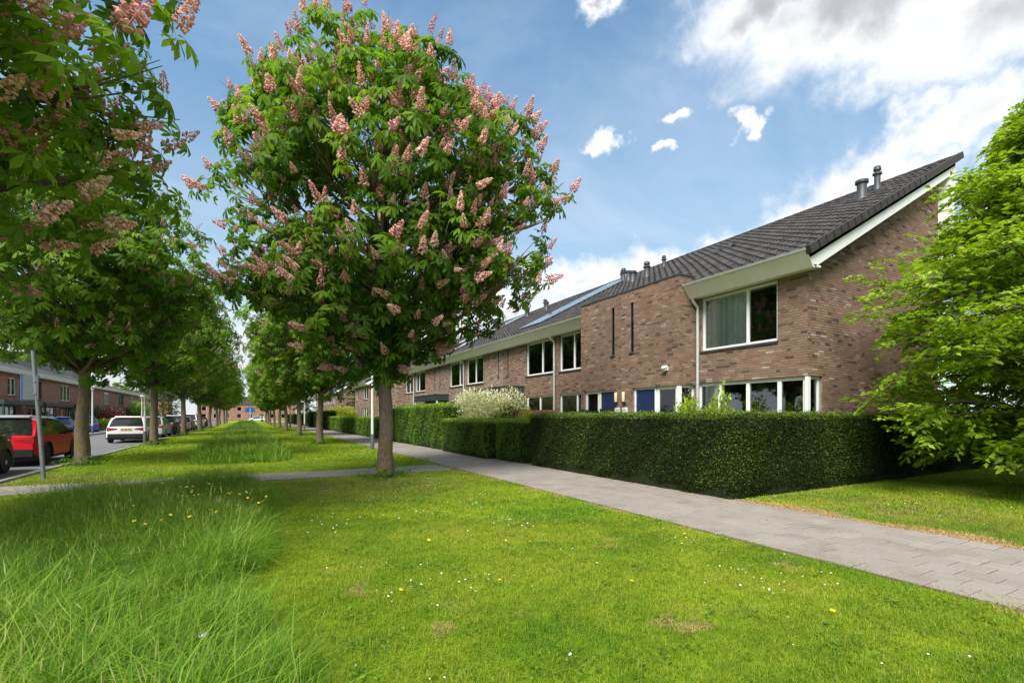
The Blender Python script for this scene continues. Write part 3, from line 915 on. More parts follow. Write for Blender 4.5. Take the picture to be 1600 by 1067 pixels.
H1 = end_house(6.6, 1, 'brick end house with the big gable wall beside the light green tree', True)
H2 = mid_house(12.22, 17.1, True, 'brick terraced house next to the end house, yellow wall lamp by its dark door', True, tower=True)
H3 = mid_house(17.1, 22.0, False, 'terraced house with solar panels on its roof, behind the white flowering shrub', True, arr=(11.9, 19.0, 2, 4))
H4 = mid_house(22.0, 26.95, True, 'brick terraced house between the two dark porch canopies, one end under the shrub', False)
H5 = mid_house(26.95, 31.85, False, 'terraced house at the near half of the second porch canopy', False, arr=(11.9, 29.4, 2, 4))
H6 = mid_house(31.85, 37.0, True, 'terraced house at the far half of the second porch canopy', False, arr=(11.9, 34.0, 2, 4))
H7 = mid_house(37.0, 42.2, False, 'terraced house just before the far brick tower block, behind the chestnut trunk', False, tower=True)
H8 = end_house(47.82, -1, 'far end house of the long terrace, hidden by the chestnut trunk', False)
# flues and vents
flue(H1, 16.21, 7.7, .62, .13, 'cowl'); flue(H1, 17.45, 7.85, .78, .085, 'pipe')
flue(H2, 15.6, 16.9, .55, .13, 'cowl'); flue(H2, 15.5, 15.9, .75, .11, 'pipe'); flue(H2, 16.96, 16.3, .6, .08, 'pipe')
for k, hh in enumerate((H3, H4, H5, H6, H7, H8)):
    y = (18.3, 25.8, 28.2, 33.2, 39.0, 45.0)[k]
    flue(hh, 16.6, y, .55, .12, 'cowl'); flue(hh, 17.0, y + .8, .75, .1, 'pipe'); flue(hh, 17.6, y + 1.6, .6, .08, 'pipe')
for y, x in ((12.32 - .6, 15.68), (12.1, 15.38)):
    mb = MB(); z = roof_z(x); mb.prism([(x - .2, y - .1, z + .02), (x + .15, y - .1, z + .2), (x - .12, y - .1, z + .17)], [(x - .2, y + .1, z + .02), (x + .15, y + .1, z + .2), (x - .12, y + .1, z + .17)])
    mb.build('roof_vent', 'flue', H1)
# lamps, number plates, camera on the tower
for y, hh, lab in ((12.04, H1, 'yellow glass wall lamp beside the blue door'), (12.41, H2, 'yellow glass wall lamp beside the darker door')):
    t = thing('wall_lamp', (BX, y, 1.98), lab, 'lamp', 'pair of wall lamps on the brick tower')
    mb = MB(); mb.lathe([(.045, 0), (.05, .01), (.05, .3), (.04, .315)], -.085, 0, .04, 12); mb.build('lamp_glass', 'cream', t, True, 40)
    mb = MB(); mb.box(-.09, -.004, -.035, .035, -.02, .03); mb.lathe([(.055, 0), (.055, .035)], -.085, 0, -.005, 12); mb.build('bracket', 'black', t)
    t = tag(link('house_number_plate', None), 'small white plate under the wall lamp by the ' + ('blue door' if hh is H1 else 'darker door'), 'plate', 'number plates under the wall lamps')
    t.location = (BX, y, 1.75)
    mb = MB(); mb.box(-.03, -.008, -.12, .12, -.08, .08); mb.build('plate', 'white', t)
    mb = MB()
    for k in range(3): mb.box(-.033, -.0305, -.06 + k * .045, -.035 + k * .045, -.03, .03)
    mb.build('digits', 'steel', t)
t = thing('security_lamp', (BX, 10.25, 2.95), 'small white security lamp high on the brick tower corner', 'lamp')
mb = MB(); mb.box(-.05, -.008, -.05, .05, -.06, .06); mb.build('base', 'white', t)
mb = MB(); mb.prism([(-.05, -.06, .02), (-.16, -.07, -.01), (-.16, -.07, .06), (-.05, -.06, .09)], [(-.05, .06, .02), (-.16, .07, -.01), (-.16, .07, .06), (-.05, .06, .09)]); mb.build('head', 'white', t)
mb = MB(); mb.lathe([(.035, -.05), (.045, 0), (.02, .02)], -.09, 0, -.03, 10); mb.build('sensor', 'white', t, True)

# second and third blocks down the path
def far_house(y0, y1, label, gab=False, tower=False):
    h = thing('terraced_house', (0, 0, 0), label, 'house', 'brick houses further down the footpath')
    ops = []
    L = y1 - y0
    ops = [(y0 + .6, y0 + 2.9, 3.42, 4.93), (y0 + .6, y0 + 2.9, .5, 2.45), (y0 + L - 1.9, y0 + L - .8, 3.42, 4.93), (y0 + L - 1.9, y0 + L - .8, .05, 2.45)]
    wall(h, front, y0, y1, 0, 5.0, ops)
    for a, b, c, d in ops: window(h, front, a, b, c, d, [(a + b) / 2] if b - a > 1.5 else [], sill=c > .2)
    if gab: gable(h, y0, 1, False)
    roof(h, y0, y1, verge0=gab, tiles=False); fascia(h, y0 - (.3 if gab else 0), y1)
    mb = MB(); mb.quad((FX, y1, 0), (18.2, y1, 0), (18.2, y1, 8.5), (FX, y1, 5.2)); mb.build('party_wall', 'brickfar', h)
    shell(h, y0, y1)
    flue(h, 17, y0 + 2, .6, .12, 'cowl'); flue(h, 17.3, y0 + 3, .8, .09, 'pipe')
    return h
far_house(53.4, 61.2, 'brick house with a slim window seen between trunk and lime green bush', True)
far_house(76, 82, 'brick house with pale gable beyond the lime green bush', True)
for k in range(3): far_house(82 + 6 * k, 88 + 6 * k, ('brick house joined to the pale gabled one', 'second house past the pale gabled one', 'last brick house down the footpath')[k])
flush_bricks(); flush_tiles()

# garden wall under the light green tree
t = thing('garden_wall', (0, 0, 0), 'low brick garden wall behind the light green tree', 'wall')
mb = MB(); mb.box(21.5, 28, 5.4, 5.62, 0, 1.55); mb.build('wall_body', 'brickfar', t)
mb = MB(); mb.box(21.47, 28.03, 5.36, 5.66, 1.552, 1.62); mb.build('coping', 'concrete', t)

# ------------------------------------------------------------------ row across the road
LX = -16.5
lp = Plane('x', LX, -1)
def left_house(k, y0, y1, label):
    h = thing('row_house', (0, 0, 0), label, 'house', 'red brick houses across the road')
    L = y1 - y0
    if k == 0: ops = [(y0 + 5.0, y0 + 6.6, 3.2, 4.6), (y0 + 1.2, y0 + 6.6, .1, 2.35)]
    else: ops = [(y0 + .7, y0 + 3.9, 3.1, 4.7), (y0 + .7, y0 + L - .8, .1, 2.35)]
    wall(h, lp, y0, y1, 0, 5.0, ops, mat='brickred')
    for (a, b, c, d) in ops:
        n = max(1, round((b - a) / 1.05)); window(h, lp, a, b, c, d, [a + (b - a) * q / n for q in range(1, n)], sill=c > 1, curtain=[(a + .2, a + .6)] if c > 1 else (), fmat='white' if (k + int(c)) % 2 else 'anthracite')
    mb = MB(); mb.box(LX - .3, LX + 1.3, y0 + .3, y1 - .5, 2.42, 2.72); mb.build('porch_canopy', 'anthracite', h)
    mb = MB(); mb.box(LX + 1.15, LX + 1.25, y0 + .4, y0 + .5, 0, 2.418); mb.box(LX + 1.15, LX + 1.25, y1 - .7, y1 - .6, 0, 2.418); mb.build('canopy_post', 'anthracite', h)
    ring = lambda y: [(LX + .55, y, 5.3), (LX - 6.5, y, 7.4), (LX - 6.5, y, 7.1), (LX + .5, y, 5.08)]
    mb = MB(); mb.prism(ring(y0), ring(y1)); mb.build('roof', 'tile', h)
    mb = MB(); mb.prism([(LX + .6, y0 + .01, 5.28), (LX + .56, y0 + .01, 5.28), (LX + .40, y0 + .01, 4.93), (LX + .44, y0 + .01, 4.93)], [(LX + .6, y1 - .01, 5.28), (LX + .56, y1 - .01, 5.28), (LX + .40, y1 - .01, 4.93), (LX + .44, y1 - .01, 4.93)]); mb.build('fascia', 'bargewhite', h)
    mb = MB(); mb.box(LX + .02, LX + .4, y0 + .01, y1 - .01, 4.95, 4.99); mb.build('soffit', 'bargewhite', h)
    mb = MB()
    for y in (y0, y1): mb.poly([(LX, y, 0), (LX - 6.5, y, 0), (LX - 6.5, y, 7.1), (LX, y, 5.0)])
    mb.quad((LX - 6.5, y0, 0), (LX - 6.5, y1, 0), (LX - 6.5, y1, 7.1), (LX - 6.5, y0, 7.1)); mb.build('side_wall', 'brickred', h)
    mb = MB(); mb.box(LX - 4.6, LX - 4.0, y1 - 1.2, y1 - .6, 6.2, 7.55); mb.build('chimney', 'flue', h)
    return h
labs = ['red brick house at the frame edge behind the big hedge shrub', 'red brick row house hidden behind the mossy chestnut trunk', 'red brick row house with wide upstairs windows right of the mossy trunk',
        'red brick row house behind the nearer white street lamp', 'red brick row house above the purple bush', 'red brick row house by the second white lamp', 'last red brick row house above the white car']
for k in range(7): left_house(k, 47 + 8.2 * k, 47 + 8.2 * (k + 1), labs[k])
t = thing('apartment_building', (0, 0, 0), 'dark flat roofed block rising behind the red row houses', 'building')
mb = MB(); mb.box(-44, -34, 130, 150, 0, 14); mb.build('wall', 'anthracite', t)
mb = MB(); mb.box(-44.3, -33.7, 129.7, 150.3, 14.005, 14.3); mb.build('roof', 'flue', t)
mb = MB(); mb.box(-40, -38.5, 134, 136, 14.31, 15.6); mb.build('chimney', 'flue', t)
# brick house closing the view at the end of the verge
def end_block(x0, x1, y, z, label):
    t = thing('brick_house', (0, 0, 0), label, 'house')
    ep = Plane('y', y, 1)
    ops = []
    x = x0 + 1.2
    while x < x1 - 2:
        ops += [(x, x + 1.3, 3.2, 4.5), (x, x + 1.3, .9, 2.3)]; x += 3.2
    wall(t, ep, x0, x1, 0, z, ops, mat='brickred')
    for o in ops: window(t, ep, *o, sill=True)
    mb = MB(); mb.prism([(x0 - .3, y - .3, z), (x0 - .3, y + 9, z), (x0 - .3, y + 4.3, z + 2.6)], [(x1 + .3, y - .3, z), (x1 + .3, y + 9, z), (x1 + .3, y + 4.3, z + 2.6)]); mb.build('roof', 'tile', t)
    mb = MB(); mb.quad((x0, y, 0), (x0, y + 8.6, 0), (x0, y + 8.6, z), (x0, y, z)); mb.quad((x1, y, 0), (x1, y + 8.6, 0), (x1, y + 8.6, z), (x1, y, z)); mb.build('side_wall', 'brickred', t)
end_block(-14, 14, 178, 5.4, 'red brick houses closing the view at the far end of the verge')
end_block(-34, -18, 150, 5.6, 'pale far houses seen under the trees past the parked cars')

# ------------------------------------------------------------------ leaf shapes
def leaflet(fine):
    if fine:
        v = [(0, 0, 0), (-.10, .35, .03), (0, .36, 0), (.10, .35, .03), (-.155, .70, .02), (0, .72, -.03), (.155, .70, .02), (0, 1, -.12)]
        f = [(0, 2, 1), (0, 3, 2), (1, 2, 5), (1, 5, 4), (2, 3, 6), (2, 6, 5), (4, 5, 7), (5, 6, 7)]
    else:
        v = [(0, 0, 0), (-.15, .62, .03), (0, .64, -.01), (.15, .62, .03), (0, 1, -.12)]
        f = [(0, 2, 1), (0, 3, 2), (1, 2, 4), (2, 3, 4)]
    return np.array(v, float), np.array(f)
def palmate(fine, n=6, seed=0, droop=.3):
    r = random.Random(seed)
    lv, lf = leaflet(fine)
    V, F = [], []
    angs = [(-1 + 2 * k / (n - 1)) * 112 for k in range(n)]
    for k, a in enumerate(angs):
        a += r.uniform(-7, 7); L = (1 - .38 * (abs(a) / 112) ** 1.3) * r.uniform(.92, 1.06)
        w = lv * np.array([L * 1.12, L, L])
        th = -R(droop * 100 * r.uniform(.7, 1.3))
        w = np.stack([w[:, 0], w[:, 1] * math.cos(th) - w[:, 2] * math.sin(th), w[:, 1] * math.sin(th) + w[:, 2] * math.cos(th)], 1)
        w[:, 2] -= .10 * w[:, 1] ** 2
        c, s = math.cos(R(-a)), math.sin(R(-a))
        w = np.stack([w[:, 0] * c - w[:, 1] * s, w[:, 0] * s + w[:, 1] * c + .5, w[:, 2]], 1)
        F.append(lf + sum(len(q) for q in V)); V.append(w)
    b = sum(len(q) for q in V)
    V.append(np.array([(-.012, 0, .12), (.012, 0, .12), (.012, .5, 0), (-.012, .5, 0)])); F.append(np.array([(b, b + 1, b + 2), (b, b + 2, b + 3)]))
    return np.concatenate(V), np.concatenate(F)
PALM_F = [palmate(True, 6, 1, .28), palmate(True, 5, 2, .40), palmate(True, 6, 3, .16)]
PALM_C = [palmate(False, 5, 4, .28), palmate(False, 5, 5, .4)]

def spike_mesh(seed, blobs=60, age=.55):
    """an upright cone of small flowers"""
    r = random.Random(seed); mb = MB()
    oct_v = [(1, 0, 0), (-1, 0, 0), (0, 1, 0), (0, -1, 0), (0, 0, 1), (0, 0, -1)]
    oct_f = [(0, 2, 4), (2, 1, 4), (1, 3, 4), (3, 0, 4), (2, 0, 5), (1, 2, 5), (3, 1, 5), (0, 3, 5)]
    mb.tube([(0, 0, -.12), (0, 0, .9)], [.02, .008], 4, True, .0)
    for k in range(blobs):
        h = (k + r.random()) / blobs
        rad = .215 * (1 - h) ** .7 * (1 if h > .08 else .75) + .015
        a = k * 2.4 + r.uniform(-.4, .4); rr = rad * r.uniform(.75, 1.15)
        c = Vector((rr * math.cos(a), rr * math.sin(a), h)); s = r.uniform(.070, .125) * (1 - .4 * h)
        rot = Matrix.Rotation(r.uniform(0, 6), 3, Vector((r.uniform(-1, 1), r.uniform(-1, 1), r.uniform(-1, 1))).normalized())
        i = len(mb.v); t = min(1, max(0, r.gauss(age + .25 * (h - .5), .22)))
        for v in oct_v:
            q = rot @ Vector((v[0], v[1] * .8, v[2] * .55)); mb.v.append(tuple(c + q * s)); mb.t.append(t)
        mb.f += [tuple(i + x for x in f) for f in oct_f]
    return mb
SPK = [spike_mesh(s, b_, a_) for s, b_, a_ in ((1, 60, .55), (2, 66, .72), (3, 44, .40), (4, 34, .22), (5, 52, .62), (6, 70, .8))]
SPKM = [s.mesh('flower_spike', 'petal') for s in SPK]
SPKC = spike_mesh(9, 16)

def fan(mb):
    F = []
    for f in mb.f:
        for k in range(1, len(f) - 1): F.append((f[0], f[k], f[k + 1]))
    return np.array(mb.v), np.array(F), np.array(mb.t)

def interp(prof, z):
    for (a, ra), (b, rb) in zip(prof, prof[1:]):
        if a <= z <= b: return ra + (rb - ra) * (z - a) / (b - a)
    return 0.0
PROF = [(2.6, .7), (3.2, 1.6), (3.9, 2.7), (4.8, 3.6), (6, 4.2), (7.8, 4.25), (8.9, 3.85), (9.9, 3.1), (10.7, 2.1), (11.3, .7)]

def crown_data(seed, prof, nlobes, per, squash=None, lobe_r=(.75, 1.25), extra=()):
    """lobes of shoots inside an uneven envelope -> lobes, shoot points, shoot directions"""
    r = np.random.default_rng(seed)
    z0, z1 = prof[0][0], prof[-1][0]
    lobes = [(np.array(e[:3], float), e[3]) for e in extra]
    tries = 0
    while len(lobes) < nlobes and tries < 4000:
        tries += 1
        z = r.uniform(z0 + .2, z1 - .3); rad = interp(prof, z)
        if r.random() > (rad / 4.25) ** 1.2 + .08: continue
        a = r.uniform(0, 2 * math.pi); lr = r.uniform(*lobe_r)
        q = max(0.0, rad - lr * .8) * math.sqrt(r.uniform(.25, 1)) * r.uniform(.9, 1.1)
        p = np.array([q * math.cos(a), q * math.sin(a), z])
        if any(np.linalg.norm(p - l[0]) < .55 * (lr + l[1]) * .8 for l in lobes): continue
        lobes.append((p, lr))
    P, N = [], []
    for c, lr in lobes:
        n = int(per * (lr / 1.0) ** 2)
        d = r.normal(size=(n, 3)); d[:, 2] += .25; d /= np.linalg.norm(d, axis=1, keepdims=True)
        out = np.array([c[0], c[1], (c[2] - (z0 + z1) * .42) * .6]); out /= np.linalg.norm(out) + 1e-6
        keep = (d @ out) > -.55; d = d[keep]
        p = c + d * lr * r.uniform(.55, 1.08, (len(d), 1)) * np.array([1.05, 1.05, .85])
        nn = d * .55 + out * .45 + np.array([0, 0, .55]) + r.normal(size=d.shape) * .18
        P.append(p); N.append(nn / np.linalg.norm(nn, axis=1, keepdims=True))
    P, N = np.concatenate(P), np.concatenate(N)
    if squash is not None:
        P = P @ squash.T
        lobes = [(squash @ c, lr) for c, lr in lobes]
    return lobes, P, N

def leaf_frames(P, N, r, m=5, size=.27):
    """m palmate leaves around each shoot"""
    n = len(P)
    ref = np.where(np.abs(N[:, :1]) < .8, np.array([[1.0, 0, 0]]), np.array([[0, 1.0, 0]]))
    A = np.cross(N, ref); A /= np.linalg.norm(A, axis=1, keepdims=True); B = np.cross(N, A)
    ph = r.uniform(0, 6.28, n)
    out = []
    for k in range(m):
        w = (ph + 6.283 * k / m + r.normal(size=n) * .25)[:, None]
        rad = A * np.cos(w) + B * np.sin(w)
        up = r.uniform(-.15, .5, (n, 1))
        d = rad + N * up; d[:, 2] -= .22
        nz = N * 1.0 - rad * (up - .3); nz[:, 2] += .5
        out.append(frames(P + N * r.uniform(-.16, .03, (n, 1)), d, nz, size * r.uniform(.7, 1.2, n)))
    return np.concatenate(out), np.tile(np.arange(n), m)

def trunk_mesh(lobes, top, rad, r, fork=3.2, lean=(0, 0), fine=True):
    mb = MB()
    n = 11 if fine else 7
    pts, rr = [], []
    K = 16
    for k in range(K):
        z = top * k / (K - 1)
        w = .06 * math.sin(k * .9 + r.random()) if k > 1 else 0
        pts.append((lean[0] * z + w, lean[1] * z + w * .6, z - (.05 if k == 0 else 0)))
        q = z / top
        rr.append(rad * (1.32 if k == 0 else 1.0) * (1 - .28 * min(1, z / fork)) * (1 - max(0, (z - fork) / (top - fork)) * .82) * r.uniform(.96, 1.05))
    pts.insert(1, (0, 0, .18)); rr.insert(1, rad * 1.08)
    mb.tube(pts, rr, n)
    if fine:   # a burl and bark unevenness
        for i, v in enumerate(mb.v):
            if v[2] < fork:
                s = 1 + .06 * math.sin(v[2] * 9 + math.atan2(v[1], v[0]) * 2) + r.uniform(-.025, .025)
                mb.v[i] = (v[0] * s, v[1] * s, v[2])
    for c, lr in lobes:
        z = min(top * .9, max(fork * .95, c[2] - math.hypot(c[0], c[1]) * r.uniform(.5, .85)))
        s = Vector((lean[0] * z, lean[1] * z, z)); e = Vector(c)
        mid = s.lerp(e, .5) + Vector((r.uniform(-.2, .2), r.uniform(-.2, .2), -.15 + r.uniform(-.1, .2)))
        b0 = rad * .34 * (1 - .5 * (z - fork) / max(1, top - fork)) * min(1.2, .5 + (e - s).length / 5)
        cu = [s * (1 - t) ** 2 + mid * 2 * t * (1 - t) + e * t * t for t in (0, .25, .5, .75, 1)]
        mb.tube(cu, [b0, b0 * .8, b0 * .6, b0 * .42, b0 * .22], 6 if fine else 5)
        if fine:
            for _ in range(5):
                d = Vector((r.gauss(0, 1), r.gauss(0, 1), r.gauss(.3, .8))).normalized() * lr * .9
                mb.tube([cu[3], cu[3].lerp(e + d, .5) + Vector((0, 0, -.05)), e + d], [b0 * .3, b0 * .2, .006], 4)
    return mb

def basal_shoots(parent, rad, seed, n=40, size=.13, h=.45, spread=.55):
    r = np.random.default_rng(seed)
    a = r.uniform(0, 6.28, n); q = rad + r.uniform(.0, spread, n)
    P = np.stack([q * np.cos(a), q * np.sin(a), r.uniform(.03, h, n) * (1 - (q - rad) / (spread * 1.5))], 1)
    N = np.stack([np.cos(a) * .5, np.sin(a) * .5, np.ones(n)], 1); N /= np.linalg.norm(N, axis=1, keepdims=True)
    A, _ = leaf_frames(P, N, r, 3, size)
    V, F, T = stamp(*PALM_C[0], A, r.uniform(.1, .7, len(A)))
    link('basal_shoots', npmesh('basal_shoots', V, F, T, 'chestnut_leaf'), parent)['kind'] = 'stuff'

def hero_chestnut(base, seed, prof, nlobes, per, label, rad=.2, fork=3.0, leaf=.27, spike=.34, n_leaf=250, n_spike=220, squash=None, p_spike=.3, rot=0.0, shift=(0, 0), top=9.5, stem_leaves=0, extra=(), tint0=.42):
    r = np.random.default_rng(seed + 100); pr = random.Random(seed)
    t = thing('chestnut_tree', (base[0], base[1], 0), label, 'tree', 'flowering chestnut trees along the verge')
    lobes, P, N = crown_data(seed, prof, nlobes, per, squash, extra=extra)
    sh = np.array([shift[0], shift[1], 0]); P = P + sh * np.minimum(1, P[:, 2:3] / 6); lobes = [(c + sh * min(1, c[2] / 6), lr) for c, lr in lobes]
    trunk_mesh(lobes, top, rad, pr, fork, (shift[0] / 9, shift[1] / 9)).build('trunk', 'bark', t, True)
    if stem_leaves:
        k = stem_leaves; a = r.uniform(0, 6.28, k); q = r.uniform(.15, 1.0, k) * r.uniform(.4, 1, k); z = 2.25 + 2.2 * np.sqrt(r.random(k))
        q = q * np.clip((z - 2.0) / 1.2, .35, 1)
        P = np.concatenate([P, np.stack([q * np.cos(a), q * np.sin(a), z], 1)]); n2 = np.stack([np.cos(a), np.sin(a), r.uniform(.2, .8, k)], 1)
        N = np.concatenate([N, n2 / np.linalg.norm(n2, axis=1, keepdims=True)])
    A, own = leaf_frames(P, N, r, 5, leaf)
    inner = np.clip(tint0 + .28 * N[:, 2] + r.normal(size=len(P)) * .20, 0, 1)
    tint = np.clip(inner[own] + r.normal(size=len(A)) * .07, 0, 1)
    wp = A[:, :3, 3] + np.array([base[0], base[1], 0])
    Z = wp[:, 0] * SIN + wp[:, 1] * COS
    px = 800 + 754 * (wp[:, 0] * COS - wp[:, 1] * SIN) / np.maximum(Z, .1); py = 650 - 754 * (wp[:, 2] - CAMH) / np.maximum(Z, .1)
    vis = (Z > .5) & (px > 0) & (px < 1600) & (py > 0) & (py < 1067)
    order = np.argsort(np.where(vis, Z, 1e3))
    single = order[:n_leaf] if n_leaf else order[:0]
    var = r.integers(0, 3, len(A))
    mask = np.ones(len(A), bool); mask[single] = False
    Vs, Fs, Ts, off = [], [], [], 0
    for k in range(3):
        s = mask & (var == k)
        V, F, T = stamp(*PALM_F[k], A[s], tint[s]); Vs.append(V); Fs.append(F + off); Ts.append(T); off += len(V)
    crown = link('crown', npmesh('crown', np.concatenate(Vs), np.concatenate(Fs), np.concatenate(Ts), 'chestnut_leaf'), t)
    cache = {}
    for i in single:
        key = (int(var[i]), round(float(tint[i]) * 6) / 6)
        if key not in cache:
            v, f = PALM_F[key[0]]; cache[key] = npmesh('leaf', v, f, np.full(len(v), key[1]), 'chestnut_leaf')
        o = link('leaf', cache[key], crown); o.matrix_local = Matrix(A[i].tolist())
    # flower spikes on the outer shoots
    sel = np.where((r.random(len(P)) < p_spike) & (np.linalg.norm(P[:, :2], axis=1) > .45 * np.array([interp(prof, min(max(z, prof[0][0]), prof[-1][0] - .01)) for z in P[:, 2]])))[0]
    wz = P[sel] + np.array([base[0], base[1], 0]); Zs = wz[:, 0] * SIN + wz[:, 1] * COS
    pxs = 800 + 754 * (wz[:, 0] * COS - wz[:, 1] * SIN) / np.maximum(Zs, .1); pys = 650 - 754 * (wz[:, 2] - CAMH) / np.maximum(Zs, .1)
    visf = (Zs > .5) & (pxs > -20) & (pxs < 1620) & (pys > -20)
    od = sel[np.argsort(np.where(visf, Zs, 1e3))]
    Mx = []
    for k, i in enumerate(od):
        d = Vector(N[i]) * .85 + Vector((pr.gauss(0, .25), pr.gauss(0, .25), .3)); d.normalize()
        s = spike * pr.uniform(.55, 1.25)
        q = d.to_track_quat('Z', 'Y').to_matrix().to_4x4()
        mt_ = Matrix.Translation(Vector(P[i]) + d * .04) @ q @ Matrix.Diagonal((s * pr.uniform(.85, 1.35), s * pr.uniform(.85, 1.35), s, 1))
        if k < n_spike:
            o = link('flower_spike', pr.choice(SPKM), crown); o.matrix_local = mt_
        else: Mx.append(np.array(mt_))
    if Mx:
        v, f, tt_ = fan(SPK[0]); V, F, T = stamp(v, f, np.array(Mx), np.zeros(len(Mx))); T = np.tile(tt_, len(Mx))
        link('blossom', npmesh('blossom', V, F, T, 'petal'), crown)['kind'] = 'stuff'
    basal_shoots(t, rad, seed)
    return t

# view axis of the middle tree, its crown is a little flatter that way
def squash_along(dirx, diry, k):
    d = np.array([dirx, diry]); d = d / np.linalg.norm(d)
    m = np.eye(3); m[:2, :2] -= (1 - k) * np.outer(d, d); return m
LAT = [(4.3, 7.6, .55), (3.9, 7.0, .7), (4.05, 8.3, .5), (3.5, 5.2, .7), (3.8, 5.9, .6), (2.5, 9.7, .75), (-3.9, 9.6, .7), (-3.4, 10.1, .6), (-4.3, 8.8, .6), (-4.2, 7.4, .7), (-3.7, 5.0, .7), (-3.0, 4.1, .7),
       (-1.9, 10.6, .7), (-.3, 11.3, .6), (.9, 11.0, .6), (3.2, 9.0, .7), (2.6, 4.2, .7), (1.8, 3.8, .6), (-3.5, 6.4, .8), (-2.9, 7.4, .8), (-3.3, 5.6, .7), (-2.2, 6.2, .8), (-2.4, 4.9, .7)]
REACH = [(a * COS + dd * SIN, -a * SIN + dd * COS, z, r_) for a, z, r_ in ((a if a > 0 else a * .82, 2.7 + (z - 2.7) * .93, r_) for a, z, r_ in LAT) for dd in (rnd.uniform(-1.0, .6),)]
PROF_M = [(2.7, .7), (3.3, 1.5), (3.9, 2.6), (4.8, 3.6), (6, 4.0), (7.8, 4.0), (8.9, 3.7), (9.9, 3.1), (10.6, 2.3), (11.2, 1.0)]
PROF_M = [(2.7 + (z - 2.7) * .93, q) for z, q in PROF_M]
hero_chestnut((3.05, 12.3), 21, PROF_M, 104, 27, 'flowering chestnut tree standing alone beside the crossing path and footpath', rad=.205, fork=3.0, n_leaf=280, n_spike=300, squash=squash_along(.24, .97, .84), p_spike=.72, leaf=.25, spike=.33, stem_leaves=190, extra=REACH, tint0=.36)
PROF_L = [(2.9, .7), (3.2, 2.0), (3.8, 3.2), (4.7, 3.9), (6, 4.2), (7.8, 4.2), (8.9, 3.7), (9.9, 3.0), (10.7, 2.0), (11.3, .7)]
hero_chestnut((-4.85, 7.3), 33, PROF_L, 84, 22, 'flowering chestnut whose branches reach in at the top corner, trunk out of frame', rad=.24, n_leaf=280, n_spike=260, p_spike=.7, leaf=.24, spike=.34, tint0=.56)

def far_chestnut_meshes(seed, nl, per, leaf, fine):
    r = np.random.default_rng(seed + 50); pr = random.Random(seed)
    prof = [(3.3, .8), (3.8, 2.2), (4.5, 3.4), (5.5, 4.1), (7, 4.2), (8.2, 3.7), (9.2, 2.9), (10, 1.9), (10.6, .6)]
    lobes, P, N = crown_data(seed, prof, nl, per)
    tm_ = trunk_mesh(lobes, 8.6, .21, pr, 3.2, fine=fine).mesh('trunk', 'bark', True)
    A, own = leaf_frames(P, N, r, 5, leaf)
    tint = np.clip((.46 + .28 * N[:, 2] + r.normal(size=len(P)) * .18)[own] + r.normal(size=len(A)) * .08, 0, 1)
    V, F, T = stamp(*(PALM_F[0] if fine else PALM_C[0]), A, tint)
    cm = npmesh('crown', V, F, T, 'chestnut_leaf')
    sel = np.where(r.random(len(P)) < .3)[0]; Mx = []
    for i in sel:
        d = (Vector(N[i]) + Vector((0, 0, .3))).normalized()
        Mx.append(np.array(Matrix.Translation(Vector(P[i]) + d * .05) @ d.to_track_quat('Z', 'Y').to_matrix().to_4x4() @ Matrix.Scale(.32 * pr.uniform(.75, 1.2), 4)))
    v, f, t_ = fan(SPKC); V, F, T = stamp(v, f, np.array(Mx), np.zeros(len(Mx))); T = np.tile(t_, len(Mx))
    bm_ = npmesh('blossom', V, F, T, 'petal')
    return tm_, cm, bm_
FARM = [far_chestnut_meshes(61, 88, 22, .27, True), far_chestnut_meshes(72, 80, 18, .31, False), far_chestnut_meshes(83, 76, 16, .33, False)]
ORD = ['first', 'second', 'third', 'fourth', 'fifth', 'sixth', 'seventh', 'eighth', 'ninth', 'tenth', 'eleventh']
def row_tree(x, y, k, label, rz, s=1.0):
    t = thing('chestnut_tree', (x, y, 0), label, 'tree', 'flowering chestnut trees along the verge', rz)
    t.scale = (s, s, s)
    tm_, cm, bm_ = FARM[k]
    link('trunk', tm_, t); c = link('crown', cm, t); b = link('blossom', bm_, c); b['kind'] = 'stuff'
    if y < 75: basal_shoots(t, .2, int(y), 46, .16)
t = None
row_tree(-4.6, 19.9, 0, 'chestnut with thick mossy trunk beside the red car', 2.2, .95)
for k, y in enumerate((31.5, 45.2, 58.6, 72, 85.5, 99, 112, 125)):
    row_tree(-4.3 + rnd.uniform(-.15, .15), y, 1 if k < 3 and k % 2 == 0 else 2, f'{ORD[k + 1]} chestnut of the roadside row, counted from the mossy trunk', rnd.uniform(0, 6), rnd.uniform(.92, 1.0))
for k, y in enumerate((28.4, 41, 54.8, 68.5, 82, 95.5, 109, 122)):
    row_tree(3.45 + rnd.uniform(-.12, .12), y, (0, 1, 2)[k % 3], f'{ORD[k + 1]} chestnut of the footpath row, counted from the lone tree', rnd.uniform(0, 6), rnd.uniform(.88, .96))

